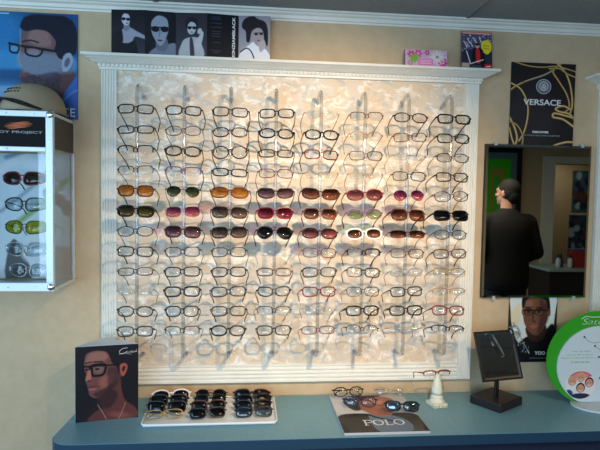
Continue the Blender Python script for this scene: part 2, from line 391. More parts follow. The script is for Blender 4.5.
# ================================================================== EYEWEAR
FR = {'black': srgb(20, 18, 20), 'dark brown': srgb(52, 30, 20), 'brown': srgb(96, 54, 34), 'tortoiseshell': srgb(66, 36, 20), 'wine red': srgb(120, 24, 40),
      'gunmetal': srgb(44, 44, 50), 'silver': srgb(170, 172, 176), 'tan': srgb(168, 124, 84), 'white': srgb(238, 236, 232), 'purple': srgb(112, 84, 128),
      'blue-black': srgb(24, 30, 60), 'gold': srgb(176, 138, 70), 'rust': srgb(126, 44, 26)}
METAL = {'gunmetal', 'silver', 'gold'}
LN = {'clear': ((.92, .94, .955), None), 'amber': ((.84, .58, .27), (.60, .34, .12)), 'green': ((.40, .40, .26), (.06, .14, .12)), 'grey': ((.56, .48, .44), (.13, .12, .14)),
      'rose': ((.74, .46, .48), (.26, .10, .14)), 'wine': ((.62, .20, .28), (.22, .04, .08)), 'brown': ((.68, .42, .32), (.13, .06, .04)), 'magenta': ((.84, .46, .52), (.32, .08, .24)),
      'smoke': ((.10, .10, .11), (.05, .05, .06)), 'purple': ((.60, .46, .52), (.16, .10, .17)), 'olive': ((.45, .36, .12), (.08, .12, .10)), 'pale green': ((.62, .68, .52), None),
      'yellow': ((.62, .62, .14), None), 'pale grey': ((.74, .79, .82), None), 'mirrored blue': ((.25, .4, .5), None), 'near black': ((.035, .032, .036), None)}
def fmat(c): return mat('frame_'+c.replace(' ', '_').replace('-', '_'), FR[c], .22 if c not in METAL else .28, .8 if c in METAL else 0)
def lmat(l):
    t, g = LN[l]; return clear('lens_'+l.replace(' ', '_'), t, .02, 1.5, 1.15 if l != 'mirrored blue' else 4, g)
def outline(shape, a, b, n=28):
    P = []
    for i in range(n):
        th = 2*PI*i/n; c, s = math.cos(th), math.sin(th)
        e = {'rectangular': 3.6, 'oval': 2.3, 'round': 2.0, 'cat-eye': 2.7, 'aviator': 2.3, 'squarish': 3.2, 'wrap': 2.6, 'narrow': 3.2}[shape]
        x = a*math.copysign(abs(c)**(2/e), c); z = b*math.copysign(abs(s)**(2/e), s)
        if shape == 'cat-eye': z += .22*b*max(0, x/a)
        elif shape == 'aviator':
            if z < 0: x = x*(1-.30*abs(z)/b)+.10*a*abs(z)/b
        elif shape == 'rectangular': z *= 1+.05*x/a; x *= 1-.06*(z < 0)*abs(z)/b
        elif shape == 'wrap': z *= 1-.20*x/a; z += .12*b*(x/a)
        elif shape == 'squarish': x *= 1-.10*(z < 0)*abs(z)/b
        P.append((x, z))
    return P
DIM = {'rectangular': (.0275, .0172), 'oval': (.0272, .0180), 'round': (.0262, .0235), 'cat-eye': (.0285, .0185), 'aviator': (.0290, .0235), 'squarish': (.0300, .0215), 'wrap': (.0310, .0195), 'narrow': (.0275, .0142)}
EC = {}
def eyewear_meshes(shape, mode, colr, lens, thick, tcol, folded, big):
    key = (shape, mode, colr, lens, thick, tcol, folded, big)
    if key in EC: return EC[key]
    a, b = DIM[shape]
    if big: a *= big; b *= big
    gap = .0062 if shape != 'aviator' else .0075
    cx = a+gap; W = cx+a+.0055; k = 1.1 if shape != 'wrap' else 3.2
    r = {'thin': .0017, 'mid': .0025, 'thick': .0032}[thick]
    Y = lambda x: k*x*x*1.0
    O = outline(shape, a, b); fm = fmat(colr); tm = fmat(tcol or colr)
    f = MB()
    for s in (-1, 1):
        pts = [(s*(cx+x), Y(cx+x), z) for x, z in O]
        if mode == 'full': f.tube(pts, r, 6, r2=max(r*.8, .0012), closed=True, up=(0, 1, 0))
        elif mode == 'semi':
            n = len(pts); arc = [pts[i % n] for i in range(-1, n//2+2)]
            f.tube(arc, r, 6, r2=max(r*.8, .0012), up=(0, 1, 0))
        zt = .42*b
        ex = [(s*(cx+a*.93), Y(cx+a*.93), zt), (s*(cx+a+.002), Y(cx+a)+.0005, zt), (s*W, Y(cx+a)+.004, zt), (s*W, Y(cx+a)+.008, zt)]
        f.tube(ex, max(r, .0013), 6, r2=max(r*1.3, .0016), up=(0, 0, 1))
        for dx in (0,):
            f.tube([(s*(gap*.75), Y(gap)+.001, -.1*b), (s*(gap*.62), Y(gap)+.006, -.28*b)], .0008, 5)
            f.ball((s*(gap*.60), Y(gap)+.0065, -.32*b), .0012, .0022, .0036, 6, 5)
    zb = .30*b; inner = gap+.0006+.06*a
    f.tube([(-inner, Y(gap), zb-.001), (-gap*.55, Y(0), zb+.0028), (0, Y(0)-.0005, zb+.0038), (gap*.55, Y(0), zb+.0028), (inner, Y(gap), zb-.001)], max(r*.9, .0011), 6)
    if shape == 'aviator': f.tube([(-inner-.004, Y(gap), b*.82), (0, -.0005, b*.86), (inner+.004, Y(gap), b*.82)], .0010, 6)
    fme = f.mesh('frame_front', fm, True)
    L = []
    for s in (-1, 1):
        vs = []; n = len(O); sh = .985 if mode == 'full' else 1.0
        for off in (0, .0014):
            for rr in (1.0, .55):
                for x, z in O: vs.append((s*(cx+x*rr*sh), Y(cx+x*rr*sh)-.0030*(1-rr*rr)+off-.0006, z*rr*sh))
            vs.append((s*cx, Y(cx)-.0030+off-.0006, 0))
        fs = []; h = 2*n+1
        for o in (0, h):
            fs += [(o+i, o+(i+1) % n, o+n+(i+1) % n, o+n+i) for i in range(n)]+[(o+n+i, o+n+(i+1) % n, o+2*n) for i in range(n)]
        fs += [(i, (i+1) % n, h+(i+1) % n, h+i) for i in range(n)]
        L.append(MB().add(vs, fs).mesh('lens', lmat(lens), True))
    T = []
    th = {'thin': .0018, 'mid': .0028, 'thick': .0044}[thick]
    y0 = Y(cx+a)+.008; zt = .42*b
    for s in (-1, 1):
        if not folded:
            p = [(s*W, y0, zt), (s*(W+.0012), y0+.03, zt), (s*(W+.001), y0+.065, zt-.001), (s*(W-.001), y0+.092, zt-.004), (s*(W-.007), y0+.106, zt-.014), (s*(W-.012), y0+.118, zt-.030)]
        else:
            d = .004 if s > 0 else .009
            p = [(s*W, y0, zt), (s*(W-.006), y0+d, zt), (s*.02, y0+d, zt-.001), (-s*(W-.035), y0+d, zt-.002), (-s*(W-.018), y0+d, zt-.010), (-s*(W-.010), y0+d, zt-.022)]
        p = [Vector(v) for v in p]; p2 = [p[0]]
        for i in range(len(p)-1): p2 += [(p[i]+p[i+1])/2, p[i+1]] if i < 3 else [p[i].lerp(p[i+1], .5), p[i+1]]
        n = len(p2); rr = [.0012 if thick == 'thin' else .0019]*n; hh = [th*(1-.25*math.sin(PI*i/(n-1))) for i in range(n)]; hh[-2] = th*1.15; hh[-1] = th*.9
        T.append(MB().tube([(v.x, v.y, v.z) for v in p2], rr, 6, r2=hh, up=(0, .25, 1)).mesh('temple', tm, True))
    EC[key] = (fme, L, T, W); return EC[key]
def eyewear(spec, loc, rot, label, group, folded=False, big=None, scale=1.0):
    shape, mode, colr, lens, thick = spec[:5]; tcol = spec[5] if len(spec) > 5 else None
    if big is None: big = spec[6] if len(spec) > 6 else 0
    fme, L, T, W = eyewear_meshes(shape, mode, colr, lens, thick, tcol, folded, big)
    sun = lens != 'clear'
    t = thing('sunglasses' if sun else 'eyeglasses', label, 'sunglasses' if sun else 'eyeglasses', loc, rot, group)
    t.scale = (scale,)*3
    link('frame_front', fme, t)
    for l in L: link('lens', l, t)
    for k in T:
        o = link('temple', k, t)
        if tcol and tcol != colr: o['label'] = tcol+' temple'
    return t
def describe(spec):
    shape, mode, colr, lens, thick = spec[:5]; sun = lens != 'clear'
    md = {'full': '', 'semi': 'half-rim ', 'rimless': 'rimless '}[mode]
    tk = {'thin': 'thin ', 'mid': '', 'thick': 'thick '}[thick] if mode != 'rimless' else ''
    sh = shape if shape != 'wrap' else 'wraparound'
    if sun: return '%s%s %s%s sunglasses with %s lenses' % (tk, colr, md, sh, lens)
    return '%s%s %s%s eyeglasses' % (tk, colr, md, sh)

R_, O_, C_, K_, A_, S_, W_, N_ = 'rectangular', 'oval', 'round', 'cat-eye', 'aviator', 'squarish', 'wrap', 'narrow'
cl = 'clear'
GRID = [
 [(R_, 'full', 'black', cl, 'mid'), (N_, 'full', 'black', cl, 'mid'), (R_, 'semi', 'black', cl, 'mid'), (R_, 'semi', 'dark brown', cl, 'thin'), (S_, 'full', 'tortoiseshell', 'amber', 'mid', None, .92), (S_, 'full', 'black', 'olive', 'thick', None, .95),
  (O_, 'full', 'gunmetal', cl, 'thin', 'black'), (R_, 'full', 'black', cl, 'mid'), (N_, 'full', 'black', cl, 'thin', 'black'), (N_, 'rimless', 'silver', cl, 'thin', 'gunmetal'), (O_, 'full', 'black', cl, 'mid'), (R_, 'full', 'dark brown', cl, 'mid')],
 [(R_, 'full', 'black', cl, 'mid'), (O_, 'full', 'brown', cl, 'thin', 'black'), (O_, 'full', 'black', cl, 'thick'), (R_, 'semi', 'purple', cl, 'mid', 'dark brown'), (A_, 'rimless', 'gunmetal', 'green', 'thin', 'black', .88), (S_, 'rimless', 'silver', 'magenta', 'thin', 'dark brown', .90),
  (S_, 'full', 'dark brown', 'purple', 'mid', None, .95), (R_, 'full', 'gunmetal', cl, 'thin', 'black'), (R_, 'full', 'black', cl, 'mid'), (R_, 'full', 'black', cl, 'thick'), (S_, 'full', 'black', cl, 'mid', None, .86), (R_, 'semi', 'gunmetal', cl, 'thin', 'black')],
 [(R_, 'full', 'dark brown', cl, 'mid'), (O_, 'full', 'dark brown', cl, 'mid'), (C_, 'full', 'dark brown', cl, 'mid', None, 1.05), (N_, 'full', 'black', cl, 'mid'), (O_, 'full', 'brown', 'amber', 'mid', None, 1.12), (S_, 'full', 'dark brown', 'grey', 'mid', None, .95),
  (S_, 'full', 'black', 'grey', 'mid', None, .95), (R_, 'full', 'black', cl, 'thin'), (R_, 'full', 'black', cl, 'mid'), (R_, 'full', 'blue-black', cl, 'mid'), (R_, 'full', 'dark brown', cl, 'mid'), (O_, 'full', 'black', cl, 'thick')],
 [(R_, 'full', 'black', cl, 'mid'), (O_, 'full', 'black', cl, 'thick'), (N_, 'full', 'dark brown', cl, 'mid'), (R_, 'full', 'wine red', cl, 'thin', 'dark brown'), (K_, 'full', 'dark brown', 'purple', 'mid', None, 1.02), (S_, 'full', 'wine red', 'wine', 'mid', None, .95),
  (A_, 'full', 'black', 'smoke', 'mid', None, .98), (N_, 'rimless', 'silver', cl, 'thin'), (N_, 'full', 'brown', cl, 'mid'), (K_, 'full', 'black', cl, 'mid', None, .92), (R_, 'semi', 'black', cl, 'thin'), (R_, 'full', 'dark brown', cl, 'mid')],
 [(O_, 'rimless', 'tan', cl, 'thin', 'brown'), (O_, 'full', 'black', cl, 'thick'), (R_, 'full', 'wine red', cl, 'mid', 'black'), (N_, 'rimless', 'gold', cl, 'thin'), (K_, 'full', 'tortoiseshell', 'brown', 'mid', None, 1.1), (S_, 'full', 'brown', 'brown', 'mid', None, .9),
  (O_, 'full', 'dark brown', 'rose', 'mid', None, 1.08), (R_, 'full', 'brown', cl, 'thin'), (R_, 'full', 'black', cl, 'mid'), (R_, 'full', 'wine red', cl, 'mid'), (O_, 'rimless', 'silver', cl, 'thin', 'black'), (N_, 'full', 'wine red', cl, 'thin', 'dark brown')],
 [(R_, 'semi', 'brown', cl, 'thin', 'black'), (O_, 'semi', 'tan', cl, 'thin', 'dark brown'), (R_, 'full', 'brown', cl, 'thin', 'black'), (N_, 'rimless', 'tan', cl, 'thin'), (O_, 'full', 'wine red', 'rose', 'mid', 'black', 1.12), (O_, 'semi', 'purple', 'pale green', 'mid', 'black', 1.06),
  (O_, 'full', 'white', 'brown', 'thick', None, 1.10), (R_, 'semi', 'black', cl, 'thick'), (R_, 'full', 'dark brown', cl, 'mid'), (R_, 'full', 'dark brown', cl, 'thin'), (R_, 'full', 'black', cl, 'thick'), (O_, 'semi', 'brown', cl, 'thin', 'black')],
 [(O_, 'full', 'dark brown', cl, 'mid'), (R_, 'full', 'brown', cl, 'thin'), (N_, 'rimless', 'silver', cl, 'thin'), (R_, 'full', 'gunmetal', cl, 'thin', 'black'), (A_, 'rimless', 'silver', 'magenta', 'thin', 'brown', .90), (S_, 'full', 'tortoiseshell', 'brown', 'thick', None, .97),
  (N_, 'rimless', 'dark brown', 'brown', 'thin', 'dark brown', 1.1), (R_, 'full', 'dark brown', cl, 'thin'), (N_, 'full', 'silver', cl, 'thin', 'brown'), (R_, 'full', 'dark brown', cl, 'mid'), (R_, 'full', 'black', cl, 'thick', 'tortoiseshell'), (N_, 'rimless', 'tan', cl, 'thin', 'tan')],
 [(R_, 'full', 'black', cl, 'thick'), (R_, 'full', 'black', cl, 'mid'), (O_, 'full', 'black', cl, 'thin'), (R_, 'full', 'dark brown', cl, 'mid'), (O_, 'full', 'brown', cl, 'thin', 'black', 1.1), (R_, 'full', 'black', 'smoke', 'thick', None, 1.1),
  (O_, 'full', 'dark brown', cl, 'thin', 'black'), (R_, 'full', 'brown', cl, 'mid', 'black'), (R_, 'semi', 'gold', cl, 'thin', 'tan'), (N_, 'semi', 'tan', cl, 'thin'), (R_, 'full', 'wine red', cl, 'mid'), (N_, 'semi', 'blue-black', cl, 'mid')]]
ORD = ['top', 'second', 'third', 'fourth', 'fifth', 'sixth', 'seventh', 'eighth', 'ninth', 'tenth', 'eleventh', 'bottom']
RODN = ['leftmost rod', 'second rod from left', 'third rod from left', 'fourth rod from left', 'fifth rod from left', 'sixth rod from left', 'seventh rod from left', 'rightmost rod']
ROD_Y, GL_Y = -.118, -.148
for i in range(8):
    x = -.3985+.1672*i
    zs = [2.0035-.07270*j for j in range(12)]
    rl = {0: 'clear acrylic display rod nearest the left trim, holding twelve pairs', 7: 'clear acrylic display rod nearest the right trim, holding twelve pairs'}.get(i, 'clear acrylic display rod, %s across the board, holding twelve pairs' % ['', 'second', 'third', 'fourth', 'fifth', 'sixth', 'seventh', ''][i])
    t = thing('acrylic_rod', rl, 'display rod', (x, 0, 1.12), (0, 0, 0), 'clear rods on the display board')
    zb, zt = 1.094, 2.098
    p = [(0, -.002, zt-1.12-.030), (0, -.04, zt-1.12-.014), (0, -.075, zt-1.12-.001), (0, -.098, zt-1.12-.001), (0, ROD_Y+.006, zt-1.12-.012), (0, ROD_Y, zt-1.12-.035), (0, ROD_Y, zb-1.12+.03), (0, ROD_Y+.008, zb-1.12+.008), (0, -.085, zb-1.12-.006), (0, -.002, zb-1.12-.012)]
    sh = MB().tube(p, .0068, 8).build('shaft', acry_m, t, True)
    for zz in (zt-1.12-.030, zb-1.12-.012):
        MB().lathe([(.010, -.003), (.010, .001), (.007, .003)], (0, -.0005, zz), 14, 'y').build('wall_mount', mat('grey_plastic_mount', srgb(186, 188, 190), .3), t)
    for j, z in enumerate(zs):
        MB().tube([(0, ROD_Y-.003, z-1.12+.0002), (0, ROD_Y-.022, z-1.12+.0002), (0, GL_Y-.006, z-1.12+.0016)], .0022, 6).build('nose_peg', acry_m, t)
        sp = GRID[i][j]
        lab = describe(sp)+', '+ORD[j]+' row, '+RODN[i]
        eyewear(sp, (x+random.uniform(-.0007, .0007), GL_Y+.002, z+.001), (math.radians(-18+random.uniform(-3, 3)), math.radians(random.uniform(-2, 2)), math.radians(random.uniform(-4, 4))), lab, 'eyewear on the clear rods')

# ================================================================== POSTERS AND PRINTED CARDS
def rect_at(x0, y0, x1, y1, Y):
    """size and foot of an upright rectangle standing parallel to the wall at Y"""
    a = at(x0, (y0+y1)/2, Y); b = at(x1, (y0+y1)/2, Y); t = at((x0+x1)/2, y0, Y); d = at((x0+x1)/2, y1, Y)
    return float((a[0]+b[0])/2), float(b[0]-a[0]), float(d[2]), float(t[2]-d[2])
white_ink = mat('white_ink', srgb(225, 226, 228), .5)
grey_ink = mat('grey_ink', srgb(150, 152, 156), .5)
orange_ink = mat('orange_ink', srgb(214, 104, 44), .5)

# --- big blue poster, left: units are picture pixels
def blue_poster():
    x0, y0, x1, y1 = -30, 11, 77.5, 118
    p = Paint(x0, y0, x1, y1, 2.2, q(30, 90, 150)); p.vgrad(q(20, 76, 118), q(40, 96, 140))
    p.ell(0, 30, 26, 22, q(40, 128, 190), soft=18, al=.7); p.ell(4, 62, 26, 14, q(60, 150, 205), soft=12, al=.7)
    p.rect(-30, 69, 22, 84, q(18, 66, 112), soft=4, al=.8); p.ell(4, 90, 34, 9, q(66, 130, 180), soft=8, al=.7); p.ell(70, 20, 16, 10, q(20, 70, 140), soft=8, al=.6)
    skin, sh, hair = q(106, 80, 80), q(74, 58, 66), q(16, 20, 38)
    p.poly([(24, 26), (40, 19), (60, 26), (66, 50), (64, 66), (60, 84), (52, 92), (38, 90), (27, 86), (20, 80), (19, 74), (22, 70), (20, 66), (17, 60), (20, 52), (19, 44), (22, 34)], skin, soft=.8)
    p.poly([(44, 84), (66, 62), (76, 76), (70, 92), (60, 112), (48, 112), (40, 96)], q(84, 56, 62), soft=1.5)
    p.poly([(30, 30), (46, 27), (50, 44), (30, 42)], q(146, 112, 108), soft=3, al=.8)
    p.poly([(20, 52), (60, 52), (76, 56), (76, 68), (60, 72), (40, 76), (20, 68)], q(122, 168, 205), soft=4, al=.50)
    p.poly([(22, 72), (36, 74), (56, 70), (62, 78), (52, 91), (38, 89), (26, 85), (20, 79)], q(58, 48, 62), soft=2, al=.75)
    p.poly([(19.5, 72.5), (26, 71), (29, 73.6), (21, 75.6)], q(112, 76, 86), soft=.8); p.line([(20, 73.6), (28, 73.4)], .7, q(60, 40, 52), 0, .5)
    for k in range(240):
        a, r_ = p.rng.uniform(0, 6.28), p.rng.uniform(.2, 1); p.ell(40+22*r_*math.cos(a), 82+9*r_*math.sin(a), .7, .5, q(34, 28, 40), 0, .5, .4)
    for k in range(60):
        x_ = p.rng.uniform(24, 72); p.line([(x_, 15+p.rng.uniform(-3, 3)), (x_+p.rng.uniform(-4, 4), 22)], .8, q(26, 32, 56), 0, .4, .5)
    p.poly([(20, 26), (24, 17), (34, 13), (50, 13), (66, 14), (76, 24), (77, 44), (74, 52), (62, 54), (54, 48), (56, 40), (48, 30), (36, 28), (26, 30)], hair, soft=.8)
    p.poly([(56, 40), (62, 40), (64, 56), (57, 54)], hair, soft=1)
    p.poly([(63, 54), (70, 50), (73, 58), (68, 68), (62, 68)], q(150, 160, 180), soft=1); p.ell(67, 60, 2.6, 5, q(90, 90, 112), 20, 1)
    p.line([(9, 43), (20, 45), (30, 46), (55, 49)], 2.4, q(14, 16, 26), 1)
    p.line([(9.5, 43), (10, 51), (17, 52), (19, 46)], 1.8, q(14, 16, 26), 1); p.line([(25, 46), (26, 53), (36, 55), (41, 52), (42, 48)], 2.0, q(14, 16, 26), 1)
    p.ell(14, 48, 3.5, 3, q(130, 170, 200), al=.5); p.ell(33, 50, 6, 3, q(150, 140, 150), al=.5); p.line([(22, 41), (30, 39), (38, 41)], 1.6, q(34, 30, 40), 1)
    p.line([(20, 28), (20, 45), (18, 58), (21, 66)], .9, q(190, 150, 140), 2, 1, .7)
    p.poly([(60, 118), (62, 96), (72, 80), (77.5, 76), (77.5, 118)], q(52, 96, 176), soft=1); p.line([(62, 100), (70, 92), (77, 88)], 2, q(90, 130, 200), 1, 1)
    p.poly([(-30, 118), (-30, 90), (4, 86), (22, 88), (40, 100), (52, 118)], q(120, 160, 190), soft=2, al=.8)
    p.rect(0, 12.6, 9, 13.6, q(170, 200, 220), soft=.3)
    p.grain(.012, 2)
    X, W, Z, H = rect_at(x0, y0+1, x1, y1, RY1-.006)
    o = p.build('wall_poster', W, H, None, (X, RY1-.006, Z), thick=.005, edge=q(40, 80, 130))
    tag(o, 'large blue poster of a dark-haired man in black glasses, above the eyewear case', 'poster')
    text('VERSACE', W*50/107.5, white_ink, o, (W*(.5-27.5/107.5), -.001, H*7.0/107), h=.032)
blue_poster()

# --- black and gold poster
def gold_poster():
    x0, y0, x1, y1 = 0, 0, 65, 93
    p = Paint(x0, y0, x1, y1, 3.2, q(26, 26, 30)); g1, g2, g3 = q(150, 112, 52), q(196, 158, 90), q(120, 112, 96)
    p.ell(20, 60, 26, 34, q(36, 37, 42), soft=14)
    L = lambda pts, w, c, **k: (p.line(pts, w, tuple(v*.6 for v in c), **k), p.line(pts, w*.6, c, **k), p.line([(a-.3, b-.3) for a, b in pts], w*.18, q(228, 204, 150), **k))
    L([(0, -1), (16, 3.5), (32, 4.5), (46, 3), (66, 8)], 1.8, g1); L([(1, 28), (14, 20), (34, 12), (48, 3)], 2.4, g3); L([(0, 29), (5, 25), (12, 21)], 2.6, g1)
    L([(0, 22), (10, 28), (17, 42), (18, 56), (15, 72), (10, 82)], 2.0, g2)
    L([(0, 58), (5, 68), (8, 80), (4, 92)], 2.4, g2); L([(0, 62), (8, 66), (14, 78), (12, 92)], 2.0, g1); L([(0, 68), (3, 80), (9, 94)], 2.0, g2)
    L([(50, 0), (42, 8), (48, 18), (57, 32), (60, 46), (52, 52)], 2.4, g1); L([(46, 0), (54, 8), (60, 22), (63, 42), (60, 54)], 2.2, g2); L([(38, 6), (48, 5), (56, 10), (66, 14)], 2, g1)
    L([(62, 48), (54, 44), (46, 47), (50, 50), (60, 52), (66, 58)], 2.4, g2); L([(64, 56), (56, 54), (45, 52), (44, 56), (54, 58), (66, 66)], 2.6, g2); L([(36, 93), (46, 86), (58, 82), (66, 82)], 2.6, g2)
    p.ell(33, 24.5, 7.6, 7.8, q(180, 184, 188)); p.ell(33, 24.5, 6.7, 6.9, q(32, 33, 37)); p.ell(33, 24.5, 5.9, 6.1, q(150, 154, 158)); p.ell(33, 24.5, 5.4, 5.6, q(46, 48, 52))
    for k in range(16):
        a = 2*PI*k/16; p.ell(33+4.1*math.cos(a), 24.2+4.3*math.sin(a), 1.0, 1.3, q(160, 164, 168), math.degrees(a))
    p.ell(33, 24.8, 2.5, 3.4, q(176, 180, 184)); p.ell(32, 24, .5, .4, q(50, 50, 54)); p.ell(34, 24, .5, .4, q(50, 50, 54)); p.line([(32, 26.5), (34, 26.5)], .4, q(60, 60, 60), 0)
    X, W, Z, H = rect_at(510.2, 63, 574.2, 152, RY1-.006)
    o = p.build('wall_poster', W, H, None, (X, RY1-.006, Z), thick=.004, edge=q(30, 30, 30))
    tag(o, 'black poster with gold cords, round emblem and white lettering, above the wall mirror', 'poster')
    k = W/65
    text('VERSACE', 38*k, white_ink, o, ((32-32.5)*k, -.001, H-41*H/93), h=5.6*k, bold=.012)
    text('DISCOVER', 16.5*k, white_ink, o, ((31.5-32.5)*k, -.001, H-72.2*H/93), h=2.0*k, bold=.03)
    text('THE WORLD AND ICONS COLLECTION', 38*k, grey_ink, o, ((32-32.5)*k, -.001, H-75.8*H/93), h=1.3*k)
gold_poster()

# --- poster of the man in a black top under the mirror
def oval_poster():
    p = Paint(0, 0, 48, 64, 3.2, q(48, 38, 30))
    p.poly([(4, 0), (44, 0), (46, 22), (42, 44), (30, 56), (16, 52), (6, 40), (2, 22)], q(214, 220, 214), soft=.6)
    p.poly([(2, 20), (12, 12), (8, 40), (4, 32)], q(226, 206, 160), soft=2, al=.7)
    sk, dk = q(112, 72, 54), q(58, 36, 30)
    p.poly([(4, 64), (8, 52), (17, 42), (34, 38), (44, 30), (48, 44), (48, 64)], q(22, 20, 22), soft=.5)
    p.poly([(18, 32), (36, 30), (37, 42), (28, 46), (20, 42)], dk, soft=.8)
    p.poly([(14, 14), (20, 6), (32, 5), (38, 12), (39, 24), (35, 34), (29, 40), (22, 38), (16, 30), (14, 22)], sk, soft=.6)
    p.poly([(30, 8), (39, 14), (39, 26), (33, 36), (29, 38), (31, 24)], dk, soft=3, al=.7)
    p.poly([(13, 16), (13, 6), (20, 1), (32, 0), (39, 6), (41, 18), (38, 16), (36, 9), (26, 6.5), (18, 8), (15, 14)], q(20, 17, 18), soft=.5)
    p.ell(40, 20, 1.6, 3.4, sk); p.ell(13.6, 19, 1.2, 3, q(150, 100, 76))
    p.ell(20, 12, 4, 3, q(150, 102, 78), soft=2, al=.7)
    for cx in (19.3, 30): p.ell(cx, 19.4, 5, 3.2, q(20, 14, 14), al=.92); p.ell(cx, 19.8, 4.1, 2.4, q(96, 62, 46)); p.ell(cx, 19.4, 1.4, .8, q(20, 14, 14))
    p.line([(14, 18), (40, 18)], 1.0, q(18, 14, 14), 0); p.line([(24.5, 20), (24, 27), (26.5, 28)], 1, dk, 1, .4); p.poly([(21, 31.5), (25, 30.5), (29, 31.5), (26, 34.2), (23, 34)], q(150, 84, 74), soft=.4)
    p.line([(16, 15.6), (22, 15.2)], .8, q(22, 16, 14), 0); p.line([(27, 15.2), (34, 15.8)], .8, q(22, 16, 14), 0)
    p.rect(22, 60.2, 40, 60.8, q(120, 120, 120), soft=.3)
    X, W, Z, H = rect_at(508.5, 290, 556.5, 362, RY1-.006)
    o = p.build('wall_poster', W, H, None, (X, RY1-.006, Z), thick=.003, edge=q(60, 50, 40))
    tag(o, 'poster of a man in glasses and black top, below the wall mirror', 'poster')
    text('YOO', W*.22, white_ink, o, (W*.17, -.001, H*.125), bold=.02)
oval_poster()

